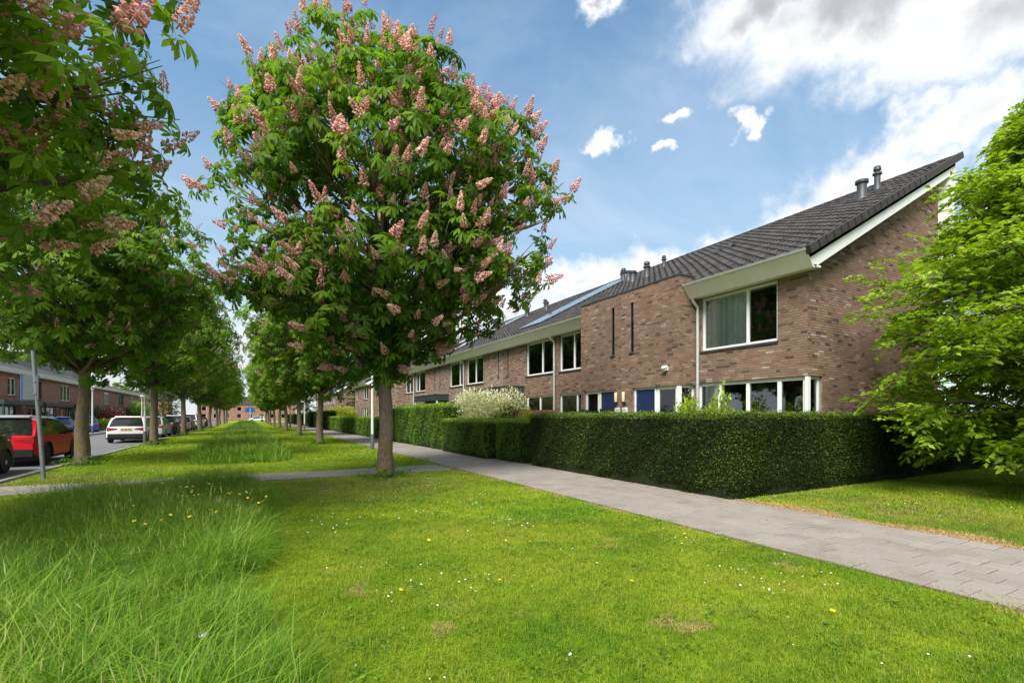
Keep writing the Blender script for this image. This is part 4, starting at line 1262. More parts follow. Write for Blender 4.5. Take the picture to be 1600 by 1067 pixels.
# ------------------------------------------------------------------ light green hornbeam at the right
OVAL_V = np.array([(0, 0, 0), (-.26, .45, .06), (0, .5, 0), (.26, .45, .06), (0, 1, -.08)]); OVAL_F = np.array([(0, 2, 1), (0, 3, 2), (1, 2, 4), (2, 3, 4)])
def spray_tree(name, base, label, prof, nb, leafsize, mat, seed, per=15, squash=(1, 1), ymax=None, rad=.2, top=8, leaves=20, fill=1.0, group=None, cat='tree'):
    r = np.random.default_rng(seed); pr = random.Random(seed)
    t = thing(name, (base[0], base[1], 0), label, cat, group)
    mb = MB(); z0, z1 = prof[0][0], prof[-1][0]
    mb.tube([(0, 0, -.1), (0, 0, .3), (.03, 0, z1 * .4), (0, .05, z1 * .9)], [rad * 1.4, rad, rad * .6, rad * .08], 9)
    PP, DD, NN_, SS = [], [], [], []
    for b in range(nb):
        z = z0 + (z1 - z0) * (b + r.random()) / nb
        a = r.uniform(0, 6.283); L = max(.3, interp(prof, min(z, z1 - .01)) * r.uniform(.72, 1.08))
        dirv_ = np.array([math.cos(a) * squash[0], math.sin(a) * squash[1], 0])
        rise = r.uniform(-.05, .40)
        pts = []
        for q in np.linspace(0, 1, 7): pts.append(np.array([0, 0, z - .5 * L * .35]) + dirv_ * L * q + np.array([0, 0, L * (rise * q + .28 * q - .34 * q * q)]))
        mb.tube([tuple(p) for p in pts], [rad * .22 * (1 - .85 * k / 6) * min(1, L / 2.5) for k in range(7)], 4)
        for s in range(per):
            q = (r.random() ** .7) * .95 + .08
            k = min(5, int(q * 6)); fr = q * 6 - k
            p = pts[k] * (1 - fr) + pts[min(6, k + 1)] * fr + np.array([r.normal() * .06, r.normal() * .06, r.normal() * .12])
            side = r.choice([-1, 1]) * r.uniform(.3, 1.1)
            ca, sa = math.cos(side), math.sin(side)
            d = np.array([dirv_[0] * ca - dirv_[1] * sa, dirv_[0] * sa + dirv_[1] * ca, r.normal() * .40 - .1]); d /= np.linalg.norm(d) + 1e-6
            ln = r.uniform(.35, .75) * (1.15 - .4 * q) * fill
            nz = np.array([r.normal() * .5, r.normal() * .5, 1.0])
            for m_ in range(leaves):
                w = (m_ + .5) / leaves
                sd = 1 if m_ % 2 else -1
                pos_ = p + d * ln * w + np.array([0, 0, .08 * w - .28 * w * w * ln + r.normal() * .02])
                perp = np.array([-d[1], d[0], 0]) * sd
                PP.append(pos_ + perp * r.uniform(.0, .10)); DD.append(d * .6 + perp * r.uniform(.5, 1.1) + np.array([0, 0, r.uniform(-.45, .12)])); NN_.append(nz + r.normal(size=3) * .25)
                SS.append(leafsize * r.uniform(.7, 1.25))
    mb.build('trunk', 'bark', t, True)
    PP, DD, NN_, SS = map(np.array, (PP, DD, NN_, SS))
    if ymax is not None:
        k = (PP[:, 1] + base[1]) < ymax; PP, DD, NN_, SS = PP[k], DD[k], NN_[k], SS[k]
    A = frames(PP, DD, NN_, SS)
    V, F, T = stamp(OVAL_V, OVAL_F, A, np.clip(r.normal(.5, .24, len(A)), 0, 1))
    link('crown', npmesh('crown', V, F, T, mat), t)
    return t
spray_tree('hornbeam_tree', (14.6, 3.3), 'light green leafy tree in front of the brick gable and hedge end', [(.9, 2.9), (1.5, 3.7), (2.6, 4.5), (3.6, 4.7), (4.5, 4.2), (5.3, 3.3), (6.1, 2.4), (6.9, 1.6), (7.9, .6)], 270, .125, 'hornbeam_leaf', 5, per=20, squash=(1, .55), ymax=6.35, rad=.22, leaves=24)

# ------------------------------------------------------------------ hedges and shrubs
def hedge(label, boxes, h, light=False, dens=1500, leaf=.05, wave=0.0, seed=0):
    r = np.random.default_rng(seed + 900)
    x0 = min(b[0] for b in boxes); y0 = min(b[2] for b in boxes)
    t = thing('hedge', (x0, y0, 0), label, 'hedge', 'clipped hedges along the footpath')
    mb = MB()
    Ps, Ns = [], []
    for bi, (a, b, c, d) in enumerate(boxes):
        i = .055
        e = i if bi == 0 else i + .002
        mb.box(a - x0 + e, b - x0 - e, c - y0 + e, d - y0 - e, .03, h - .07 - .003 * bi)
        faces = [((a, c), (a, d), (-1, 0, 0)), ((b, c), (b, d), (1, 0, 0)), ((a, c), (b, c), (0, -1, 0)), ((a, d), (b, d), (0, 1, 0))]
        for p, q, n in faces:
            L = math.dist(p, q); k = int(L * h * dens * (1 if n[0] < 0 or n[1] < 0 else .25))
            s = r.random(k); z = r.random(k) ** .9 * h
            P = np.stack([p[0] + (q[0] - p[0]) * s, p[1] + (q[1] - p[1]) * s, z], 1); Ps.append(P); Ns.append(np.tile(np.array(n, float), (k, 1)))
        k = int((b - a) * (d - c) * dens * 1.1)
        P = np.stack([r.uniform(a, b, k), r.uniform(c, d, k), np.full(k, h)], 1); Ps.append(P); Ns.append(np.tile(np.array([0, 0, 1.0]), (k, 1)))
    P, N = np.concatenate(Ps), np.concatenate(Ns)
    # unevenness of the clipped face
    wv = .030 * np.sin(P[:, 0] * 3.1 + P[:, 1] * 2.3) + .022 * np.sin(P[:, 1] * 6.7 + P[:, 2] * 5.1) + wave * np.sin((P[:, 1] + P[:, 0]) * 2.2)
    P = P + N * (wv[:, None] - np.abs(r.normal(size=(len(P), 1))) * .035 + .02)
    P[:, 2] += np.where(N[:, 2] > .5, np.abs(r.normal(size=len(P))) * .025, 0)
    stray = (N[:, 2] > .5) & (r.random(len(P)) < .035); P[:, 2] += np.where(stray, r.exponential(.035, len(P)), 0)
    # ragged foot
    low = P[:, 2] < .28
    P = P - N * (np.where(low, (.28 - P[:, 2]) * .45, 0))[:, None]
    D = r.normal(size=P.shape); D[:, 2] += .5; D += N * .4
    A = frames(P - np.array([x0, y0, 0]), D, N + r.normal(size=P.shape) * .55, leaf * r.uniform(.6, 1.3, len(P)))
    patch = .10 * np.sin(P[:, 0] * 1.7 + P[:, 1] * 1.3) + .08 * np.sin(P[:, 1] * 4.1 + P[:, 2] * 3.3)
    tint = np.clip(r.normal(.40, .22, len(P)) + patch + np.where(N[:, 2] > .5, .42, 0) + np.where(P[:, 2] > h - .06, .2, 0), 0, 1)  # top face and upper rim tinted lighter, top light put into the leaf colour
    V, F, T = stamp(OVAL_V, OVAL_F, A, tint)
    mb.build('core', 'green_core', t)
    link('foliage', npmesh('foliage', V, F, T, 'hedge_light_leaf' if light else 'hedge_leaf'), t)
HF = 7.68
hedge('large dark clipped hedge wrapping the corner of the end house', [(HF, 8.45, 5.8, 12.95), (8.35, 21.3, 5.802, 6.42)], 1.56, dens=3400, leaf=.037, seed=1)
hedge('short clipped hedge just past the gap in the big corner hedge', [(HF - .02, 8.5, 13.6, 15.15)], 1.38, True, dens=1600, leaf=.05, seed=2)
hedge('clipped hedge in front of the white flowering shrub', [(HF - .28, 8.5, 15.5, 20.0)], 1.36, True, dens=1300, leaf=.055, seed=3)
hedge('tall wavy light green hedge beyond the flowering shrub', [(HF - .05, 8.6, 20.35, 29.2)], 2.02, True, dens=1000, leaf=.065, wave=.09, seed=4)
hedge('low clipped hedge seen past the lone tree trunk', [(HF, 8.5, 30.2, 43.5)], 1.4, True, dens=600, leaf=.08, seed=5)
hedge('low clipped hedge beside the pale lamp post', [(HF, 8.5, 44.4, 56.5)], 1.4, True, dens=420, leaf=.1, seed=6)
hedge('taller dark hedge behind the second footpath chestnut', [(HF, 8.7, 57.2, 78)], 2.05, False, dens=300, leaf=.12, seed=7)
hedge('farthest hedge along the footpath', [(HF, 8.7, 79, 125)], 1.8, False, dens=160, leaf=.16, seed=8)

def shrub(name, loc, label, rx, ry, h, mat, n, leaf, seed, cat='shrub', z0=.1, spiky=0.0, group=None):
    r = np.random.default_rng(seed); pr = random.Random(seed)
    t = thing(name, (*loc, 0), label, cat, group)
    mb = MB()
    for k in range(9):
        a = pr.uniform(0, 6.28); q = pr.uniform(.2, .7)
        e = (rx * q * math.cos(a), ry * q * math.sin(a), h * pr.uniform(.5, .85))
        mb.tube([(e[0] * .12, e[1] * .12, -.02), (e[0] * .6, e[1] * .6, e[2] * .5), e], [.025, .018, .006], 5)
    mb.build('stems', 'twig', t)
    lob = [(np.array([rx * .62 * math.cos(a) * q, ry * .62 * math.sin(a) * q, z0 + (h - z0) * pr.uniform(.22, .72)]), pr.uniform(.30, .48)) for a, q in ((pr.uniform(0, 6.28), math.sqrt(pr.random())) for _ in range(16))]
    P = []
    for c, lr in lob:
        d = r.normal(size=(n // 16, 3)); d /= np.linalg.norm(d, axis=1, keepdims=True)
        P.append(c + d * np.array([rx, ry, (h - z0) * .62]) * lr * r.uniform(.55, 1.1, (len(d), 1)))
    P = np.concatenate(P); P = P[P[:, 2] > .02]
    C = P - np.array([0, 0, h * .35]); D = C / (np.linalg.norm(C, axis=1, keepdims=True) + 1e-6) + r.normal(size=P.shape) * .6; D[:, 2] += spiky
    A = frames(P, D, r.normal(size=P.shape) * .6 + np.array([0, 0, 1.0]), leaf * r.uniform(.6, 1.3, len(P)))
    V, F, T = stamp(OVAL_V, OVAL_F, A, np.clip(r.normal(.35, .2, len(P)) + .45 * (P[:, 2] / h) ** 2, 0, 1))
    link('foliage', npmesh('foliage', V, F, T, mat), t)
    return t
shrub('willow_shrub', (9.75, 20.1), 'rounded shrub with creamy white and pink leaf tips behind the hedges', 1.7, 2.1, 2.9, 'willow_leaf', 15000, .12, 3, spiky=.7)
shrub('evergreen_shrub', (9.3, 17.6), 'dark green shrub between the flowering shrub and the wooden fence', .9, 1.0, 2.15, 'hedge_leaf', 4200, .09, 4)
shrub('golden_shrub', (9.2, 15.9), 'small golden yellow shrub in front of the wooden fence', .55, .5, 1.95, 'yellow_leaf', 1800, .08, 5)
shrub('laurel_bush', (10.2, 9.05), 'small lime green bush before the bay window, by the downpipe', .45, .45, 2.25, 'hornbeam_leaf', 2200, .11, 6, spiky=.3)
shrub('laurel_bush', (9.9, 7.9), 'small lime green bush peeking over the hedge, middle of bay window', .55, .5, 2.3, 'hornbeam_leaf', 2800, .11, 7, spiky=.3)
shrub('lime_shrub', (9.9, 61), 'bright lime green bush above the far hedge', 1.9, 3.0, 3.2, 'yellow_leaf', 2600, .22, 8)
shrub('garden_shrub', (-13.3, 33.5), 'large leafy green shrub across the road behind the red car', 2.2, 3.6, 2.7, 'shrub_leaf', 6000, .2, 9)
shrub('low_yellow_hedge', (-12.6, 44.5), 'low yellow green hedge across the road beside the mossy trunk', .8, 2.6, .95, 'yellow_leaf', 3000, .12, 10)
shrub('yellow_bush', (-12.9, 40.3), 'small yellow bush above the roof of the red car', .9, 1.3, 1.5, 'yellow_leaf', 1600, .13, 11)
shrub('purple_shrub', (-13.6, 68), 'dark purple leaved bush in front of the row houses', 1.6, 2.8, 2.7, 'purple_leaf', 3000, .2, 12)
shrub('round_bush', (-13.0, 62.5), 'rounded green bush beside the blue car', 1.0, 1.6, 1.5, 'shrub_leaf', 1800, .16, 13)
shrub('garden_shrub', (-13.6, 88), 'grey green tall shrub beyond the second white street lamp', 2.2, 5.5, 4.0, 'hedge_light_leaf', 3500, .3, 14)
for k, (x, y, s, lab) in enumerate(((14, 66, 1.0, 'dark green tree filling the gap between two brick blocks'), (15, 71.5, .9, 'second dark tree in the gap between the brick blocks'), (11, 112, 1.1, 'dark tree beyond the last brick house'),
                                    (-22, 120, 1.2, 'green tree beyond the row houses, above parked cars'), (-15, 118, .9, 'round green tree at the end of the red row'), (24, 10.5, .6, 'garden tree behind the hedge end at the frame edge'))):
    spray_tree('garden_tree', (x, y), lab, [(1.2, 1.5), (2.5, 2.8), (4.5, 3.2), (6.5, 2.4), (8, .8)], 60, .34 * s, 'hedge_light_leaf' if k % 2 else 'hedge_leaf', 40 + k, per=9, leaves=9, fill=1.6, group='trees among the far houses')

# wooden fence and dark letterbox row in the front gardens
t = thing('wooden_fence', (0, 0, 0), 'brown wooden slat fence in the garden behind the golden shrub', 'fence')
mb = MB(); mb.box(-.045, .045, -.009, .009, 0, 1.78); slat = mb.mesh('slat', 'wood')
for k in range(22):
    o = link('slat', slat, t); o.location = (9.35 + k * .098, 17.1 + rnd.gauss(0, .004), .03 + rnd.gauss(0, .008))
mb = MB(); mb.box(9.3, 11.45, 17.112, 17.15, .4, .48); mb.box(9.3, 11.45, 17.112, 17.15, 1.4, 1.48); mb.build('rail', 'wood', t)
t = thing('picket_fence', (0, 0, 0), 'row of dark posts along the entrance behind the corner hedge', 'fence')
mb = MB(); mb.box(-.02, .02, -.055, .055, 0, 1.0); pk = mb.mesh('picket', 'black')
for k in range(13):
    o = link('picket', pk, t); o.location = (9.9, 11.6 + k * .19, .02); o.scale = (1, 1, 1.72 + .03 * math.sin(k) + (.04 if k < 4 else 0))
mb = MB(); mb.box(9.925, 9.96, 11.5, 14.0, 1.2, 1.26); mb.build('rail', 'black', t)

# ------------------------------------------------------------------ cars
def smoothpath(keys, x):
    xs = [k[0] for k in keys]; ys = [k[1] for k in keys]
    return float(np.interp(x, xs, ys))
def paint(name, col):
    m, t, b = material(name)
    n = t.noise(pos(t), 3, 3)
    t.l.new(t.mix(1, col, t.ramp(n, [(.3, .92), (.7, 1.05)]), 'MULTIPLY'), b.inputs['Base Color'])
    b.inputs['Roughness'].default_value = .42; b.inputs['Specular IOR Level'].default_value = .35; b.inputs['Coat Weight'].default_value = .05; b.inputs['Coat Roughness'].default_value = .05
    return m
for nme, c in (('red', (.55, .004, .018, 1)), ('whitecar', (.72, .72, .70, 1)), ('olive', (.030, .036, .024, 1)), ('silver', (.34, .35, .37, 1)), ('blackcar', (.012, .013, .016, 1)), ('bluecar', (.012, .06, .30, 1)), ('greycar', (.16, .17, .18, 1)), ('palegrey', (.46, .48, .50, 1))): M[nme] = paint(nme + '_paint', c)
M['carglass'] = simple('car_glass', (.012, .014, .016, 1), .05, var=.05, spec=.9)
M['taillight'] = simple('tail_light', (.30, .012, .018, 1), .15, var=.1)
M['headlight'] = simple('head_light', (.6, .62, .64, 1), .12, var=.1)
M['plate'] = simple('yellow_plate', (.62, .42, .05, 1), .5, var=.05)
M['tyre'] = simple('tyre_rubber', (.014, .014, .014, 1), .85, var=.2)
M['alloy'] = simple('alloy_rim', (.48, .49, .50, 1), .3, .7, var=.1)
M['darkalloy'] = simple('dark_alloy_rim', (.05, .05, .055, 1), .35, .6, var=.1)

def car(loc, rz, label, pm, L=4.4, Wd=1.82, H=1.6, suv=True, rim='alloy', roof=None, two_tone=None, detail=True):
    t = thing('parked_car', (loc[0], loc[1], 0), label, 'car', 'cars parked in the street', rz)
    hw = Wd / 2; wr = .34 if suv else .31; arch = wr + .055
    yr, yf = -L / 2 + .82, L / 2 - .86
    belt = H * .615; gl = .20 if suv else .17
    ST = sorted(set([round(-L / 2 + L * k / 44, 3) for k in range(45)] + [round(c + arch * q, 3) for c in (yr, yf) for q in (-1, -.96, -.85, -.6, -.3, 0, .3, .6, .85, .96, 1)]))
    topk = [(-L / 2, belt - .05), (-L / 2 + .10, belt + .0), (-L / 2 + .52, H - .05), (-L / 2 + .95, H - .005), (-L * .08, H), (L * .10, H - .06), (L * .285, belt + .06), (L * .42, belt - .07), (L / 2 - .05, belt - .22), (L / 2, belt - .34)]
    wk = [(-L / 2, .86), (-L / 2 + .10, .94), (-L / 2 + .45, 1), (L / 2 - .9, 1), (L / 2 - .25, .92), (L / 2, .74)]
    bk = [(-L / 2, belt - .09), (-L / 2 + .3, belt), (L * .28, belt - .03), (L * .42, belt - .13), (L / 2, belt - .40)]
    rows = []
    for y in ST:
        top = smoothpath(topk, y); w = hw * smoothpath(wk, y); b = min(smoothpath(bk, y), top - .012)
        zl = gl + .03 + (.10 if abs(y) > L / 2 - .1 else 0)
        for c in (yr, yf):
            if abs(y - c) < arch: zl = max(zl, wr + math.sqrt(max(0, arch ** 2 - (y - c) ** 2)) * .98)
        g_ = min(1, max(0, (top - b) / (H - belt)))
        zm = max(zl + .02, .58 * b)
        rows.append([(w * .93, zl), (w * .985, max(zl + .01, zl + .06)), (w, max(zl + .02, zm)), (w * .985, max(zl + .03, b - .05)), (w * .955, max(zl + .04, b)),
                     (w * (.955 - .19 * g_), max(b + .005, top - .075 * g_ - .004)), (w * (.90 - .27 * g_), top - .012), (w * .42, top + .004), (0, top + .008)])
    nr = len(rows[0])
    parts = {}
    def put(nm, pts):
        parts.setdefault(nm, MB()); parts[nm].quad(*pts) if len(pts) == 4 else parts[nm].poly(pts)
    pil = [-L / 2 + .46, L * -.19, L * .045]
    for i in range(len(ST) - 1):
        ya, yb = ST[i], ST[i + 1]; ym = (ya + yb) / 2; top = smoothpath(topk, ym); b = smoothpath(bk, ym)
        for k in range(nr - 1):
            for sgn in (1, -1):
                q = [(sgn * rows[i][k][0], ya, rows[i][k][1]), (sgn * rows[i + 1][k][0], yb, rows[i + 1][k][1]), (sgn * rows[i + 1][k + 1][0], yb, rows[i + 1][k + 1][1]), (sgn * rows[i][k + 1][0], ya, rows[i][k + 1][1])]
                if sgn < 0: q = q[::-1]
                nm = 'body'
                if k == 0: nm = 'sill_cladding'
                if k == 4 and top - b > .16 and -L / 2 + .50 < ym < L * .25 and all(abs(ym - p) > .045 for p in pil): nm = 'side_window'
                if k >= 6 and -L / 2 + .10 < ym < -L / 2 + .50: nm = 'rear_window'
                if k >= 6 and L * .115 < ym < L * .28: nm = 'windscreen'
                if k >= 5 and roof and nm == 'body' and -L / 2 + .5 < ym < L * .12: nm = 'roof'
                put(nm, q)
    for e, rev in ((0, False), (len(ST) - 1, True)):
        ring = [(x, ST[e], z) for x, z in rows[e]] + [(-x, ST[e], z) for x, z in rows[e][::-1][1:]]
        put('body', ring[::-1] if rev else ring)
    mats = {'body': pm, 'sill_cladding': 'black', 'side_window': 'carglass', 'rear_window': 'carglass', 'windscreen': 'carglass', 'roof': roof or pm}
    for nm, mb in parts.items():
        me = mb.mesh(nm, mats[nm]); bm = bmesh.new(); bm.from_mesh(me); bmesh.ops.remove_doubles(bm, verts=bm.verts, dist=.0004); bmesh.ops.recalc_face_normals(bm, faces=bm.faces); bm.to_mesh(me); bm.free()
        me.polygons.foreach_set('use_smooth', [True] * len(me.polygons)); me.set_sharp_from_angle(angle=R(38))
        link(nm, me, t)
    # dark underbody and wheel housings
    mb = MB(); mb.box(-hw * .9, hw * .9, -L / 2 + .15, yr - arch, gl, gl + .3); mb.box(-hw * .9, hw * .9, yr + arch, yf - arch, gl, gl + .3); mb.box(-hw * .9, hw * .9, yf + arch, L / 2 - .2, gl, gl + .3)
    mb.box(-hw * .7, hw * .7, yr - arch, yr + arch, gl + .05, .75); mb.box(-hw * .7, hw * .7, yf - arch, yf + arch, gl + .05, .7)
    mb.build('underbody', 'black', t)
    for y in (yr, yf):
        for sgn in (-1, 1):
            x = sgn * (hw - .12)
            mb = MB(); mb.lathe([(wr - .09, -.10), (wr - .02, -.10), (wr, -.07), (wr, .07), (wr - .02, .10), (wr - .09, .10)], 0, 0, 0, 22, 'x')
            wl = mb.build('wheel', 'tyre', t, True, 40); wl.location = (x, y, wr)
            mb = MB(); rr = wr - .085; d = sgn
            mb.lathe([(rr * 1.02, .03), (rr * 1.04, .095), (rr * .93, .098), (rr * .90, .06)] if d > 0 else [(rr * .90, -.06), (rr * .93, -.098), (rr * 1.04, -.095), (rr * 1.02, -.03)], 0, 0, 0, 22, 'x')
            for s in range(10 if rim == 'alloy' else 5):
                a = 2 * math.pi * s / (10 if rim == 'alloy' else 5); wdt = .025 if rim == 'alloy' else .045
                ca, sa = math.cos(a), math.sin(a)
                P = lambda rad_, o_, xx: (d * xx, rad_ * ca - o_ * sa, rad_ * sa + o_ * ca)
                mb.prism([P(.03, -wdt, .07), P(rr * .95, -wdt * .8, .085), P(rr * .95, wdt * .8, .085), P(.03, wdt, .07)], [P(.03, -wdt, .095), P(rr * .95, -wdt * .8, .10), P(rr * .95, wdt * .8, .10), P(.03, wdt, .095)])
            mb.lathe([(.065, .05), (.065, .10), (.04, .108)] if d > 0 else [(.04, -.108), (.065, -.10), (.065, -.05)], 0, 0, 0, 12, 'x')
            mb.build('rim', rim, wl)
            # arch lip
            mb = MB(); pts = [(sgn * (hw + .002) * smoothpath(wk, y + arch * math.cos(q)), y + (arch + .02) * math.cos(q), wr + (arch + .02) * math.sin(q)) for q in np.linspace(-.25, math.pi + .25, 13)]
            mb.tube(pts, .028, 6); mb.build('arch_lip', 'black' if suv else pm, t, True)
    R0 = -L / 2
    wre = hw * .86
    mb = MB(); mb.prism([(-wre - .05, R0 + .22, gl + .08), (-wre, R0 - .045, gl + .12), (wre, R0 - .045, gl + .12), (wre + .05, R0 + .22, gl + .08)], [(-wre - .05, R0 + .22, gl + .36), (-wre, R0 - .055, gl + .34), (wre, R0 - .055, gl + .34), (wre + .05, R0 + .22, gl + .36)])
    mb.build('rear_bumper', 'black' if suv else pm, t)
    for sgn in (-1, 1):
        mb = MB(); zt = belt - .10
        x0, x1 = sgn * wre * .48, sgn * (hw * .955)
        mb.prism([(x0, R0 - .012, zt - .05), (x1 * .93, R0 - .006, zt - .15), (x1 * 1.0, R0 + .26, zt - .09), (x0, R0 + .1, zt - .1)], [(x0, R0 - .010, zt + .005), (x1 * .93, R0 - .004, zt + .07), (x1 * 1.0, R0 + .28, zt + .035), (x0, R0 + .1, zt)])
        mb.build('tail_light', 'taillight', t)
        F0 = L / 2
        mb = MB(); mb.prism([(sgn * hw * .45, F0 - .035, belt - .40), (sgn * hw * .76, F0 - .10, belt - .40), (sgn * hw * .90, F0 - .38, belt - .30), (sgn * hw * .5, F0 - .3, belt - .4)], [(sgn * hw * .45, F0 - .05, belt - .30), (sgn * hw * .76, F0 - .12, belt - .27), (sgn * hw * .915, F0 - .40, belt - .19), (sgn * hw * .5, F0 - .3, belt - .28)])
        mb.build('headlight', 'headlight', t)
        mb = MB(); mb.prism([(sgn * hw * .93, L * .185, belt + .02), (sgn * (hw + .17), L * .175, belt + .01), (sgn * (hw + .18), L * .175, belt + .14), (sgn * hw * .95, L * .185, belt + .10)], [(sgn * hw * .93, L * .20, belt + .02), (sgn * (hw + .14), L * .215, belt + .02), (sgn * (hw + .14), L * .215, belt + .12), (sgn * hw * .93, L * .20, belt + .08)])
        mb.build('wing_mirror', 'black' if suv else pm, t)
        mb = MB()
        for yy in (-L * .17, L * .06): mb.box(sgn * (hw * .985), sgn * (hw * .985 + .022), yy - .09, yy + .09, belt - .12, belt - .095)
        mb.build('door_handle', pm, t)
    mb = MB(); mb.box(-.26, .26, R0 - .024, R0 - .004, belt - .20, belt - .09); pt = mb.build('number_plate', 'plate', t)
    mb = MB()
    for k in range(8):
        if k not in (2, 5): mb.box(-.21 + k * .055, -.175 + k * .055, R0 - .0262, R0 - .0245, belt - .178, belt - .112)
    mb.build('plate_characters', 'black', pt)
    mb = MB(); mb.prism([(-hw * .62, R0 + .42, H - .07), (hw * .62, R0 + .42, H - .07), (hw * .64, R0 + .75, H + .0), (-hw * .64, R0 + .75, H + .0)], [(-hw * .62, R0 + .40, H - .045), (hw * .62, R0 + .40, H - .045), (hw * .64, R0 + .75, H + .022), (-hw * .64, R0 + .75, H + .022)])
    mb.build('roof_spoiler', roof or pm, t)
    if suv:
        for sgn in (-1, 1):
            mb = MB(); mb.tube([(sgn * hw * .66, R0 + .85, H + .0), (sgn * hw * .66, R0 + .95, H + .03), (sgn * hw * .66, L * .05, H + .03), (sgn * hw * .66, L * .10, H - .04)], .014, 6); mb.build('roof_rail', 'black', t)
    mb = MB(); mb.tube([(0, R0 + .14, belt + .09), (.30, R0 + .19, belt + .14)], .012, 5); mb.build('rear_wiper', 'black', t)
    return t
car((-6.52, 22.0), 0, 'red crossover with pale roof parked behind the tilted sign pole', 'red', 4.3, 1.8, 1.56, True, 'darkalloy', roof='silver')
car((-6.53, 17.0), 0, 'dark olive small car cut off at the frame edge', 'olive', 3.6, 1.66, 1.49, False, 'alloy')
car((-6.15, 37.2), 0, 'white sport utility car with yellow plate seen from behind', 'whitecar', 4.7, 1.93, 1.53, True, 'darkalloy')
car((-6.2, 44.6), 0, 'silver grey car parked ahead of the white one', 'silver', 4.5, 1.8, 1.52, False)
car((-6.2, 50.4), 0, 'black car parked ahead of the silver one', 'blackcar', 4.4, 1.8, 1.55, False)
car((-6.1, 56.4), 0, 'pale grey car seen between two roadside trunks', 'palegrey', 4.6, 1.82, 1.62, True)
car((-6.1, 63.0), 0, 'dark grey car parked beyond the pale grey one', 'greycar', 4.4, 1.8, 1.5, False)
car((-6.1, 69.2), 0, 'white van like car far down the parking row', 'whitecar', 4.6, 1.85, 1.8, True)
car((-6.1, 76), 0, 'second white car far down the parking row', 'whitecar', 4.4, 1.8, 1.5, False)
car((-6.1, 83), 0, 'farthest dark car in the parking row', 'blackcar', 4.4, 1.8, 1.5, False)
car((-13.2, 57.5), R(18), 'blue hatchback across the road beside the white street lamp', 'bluecar', 4.2, 1.78, 1.5, False)
car((-13.3, 47.5), R(60), 'blue car across the road, mostly behind the mossy trunk', 'bluecar', 4.2, 1.78, 1.5, False)
car((2.2, 150), R(80), 'pale car crossing at the far end of the verge', 'palegrey', 4.2, 1.78, 1.5, False)

# ------------------------------------------------------------------ street furniture
t = thing('sign_post', (-4.4, 15.9, 0), 'tilted grey metal pole with a rectangular sign seen from behind', 'sign')
mb = MB(); mb.tube([(0, 0, -.1), (-.09, .03, 1.3), (-.22, .07, 3.15)], [.048, .044, .042], 10); mb.build('pole', 'steel', t, True, 50)
q = Matrix.Rotation(R(-38), 3, 'Z')
mb = MB()
mb.prism([tuple(q @ Vector(p) + Vector((-.17, .02, 2.25))) for p in ((-.38, 0, -.3), (.10, 0, -.3), (.10, 0, .30), (-.38, 0, .30))], [tuple(q @ Vector(p) + Vector((-.17, .02, 2.25))) for p in ((-.38, .02, -.3), (.10, .02, -.3), (.10, .02, .30), (-.38, .02, .30))])
mb.build('sign_panel', 'signback', t)
mb = MB()
mb.prism([tuple(q @ Vector(p) + Vector((-.17, .02, 2.25))) for p in ((-.415, -.012, -.31), (-.383, -.012, -.31), (-.383, -.012, .31), (-.415, -.012, .31))], [tuple(q @ Vector(p) + Vector((-.17, .02, 2.25))) for p in ((-.415, .032, -.31), (-.383, .032, -.31), (-.383, .032, .31), (-.415, .032, .31))])
mb.build('sign_edge', 'signblue', t)
mb = MB()
for z in (2.1, 2.4): mb.lathe([(.062, -.02), (.062, .02)], -.155, .045, z, 10)
mb.build('clamp', 'steel', t)

def lamp_post(x, y, label, h=4.0, side=0):
    t = thing('street_lamp', (x, y, 0), label, 'street lamp', 'pale street lamps')
    mb = MB(); mb.lathe([(.085, -.1), (.085, .72), (.07, .74)], n=12); mb.build('base_sleeve', 'darksleeve', t, True, 40)
    mb = MB(); mb.lathe([(.062, .70), (.06, h * .5), (.042, h - .3)], n=12); mb.build('post', 'lightgrey', t, True, 40)
    mb = MB(); mb.lathe([(.05, h - .32), (.09, h - .28), (.17, h - .02), (.10, h - .02)], n=14); mb.build('lantern', 'lightgrey', t, True, 40)
    mb = MB(); mb.lathe([(.22, h - .015), (.235, h + .01), (.12, h + .09), (.02, h + .11)], n=14); mb.build('lamp_cap', 'lightgrey', t, True, 40)
lamp_post(4.95, 22.3, 'pale street lamp beside the lone chestnut trunk')
lamp_post(5.0, 53, 'pale street lamp behind the second footpath chestnut')
lamp_post(5.0, 72, 'distant street lamp in the footpath row', 4)
lamp_post(-11.5, 52.5, 'white street lamp across the road right of the mossy trunk')
lamp_post(-11.5, 74, 'white street lamp across the road left of the white car')
lamp_post(-4.9, 32.4, 'grey post standing beside the white car', 3.0)
t = thing('direction_sign', (0.4, 140, 0), 'blue road sign far off at the end of the grass strip', 'sign')
mb = MB(); mb.tube([(0, 0, 0), (0, 0, 3.6)], .07, 8); mb.build('post', 'lightgrey', t)
mb = MB(); mb.box(-1.1, 1.1, -.05, -.01, 2.5, 3.7); mb.build('panel', 'signblue', t)

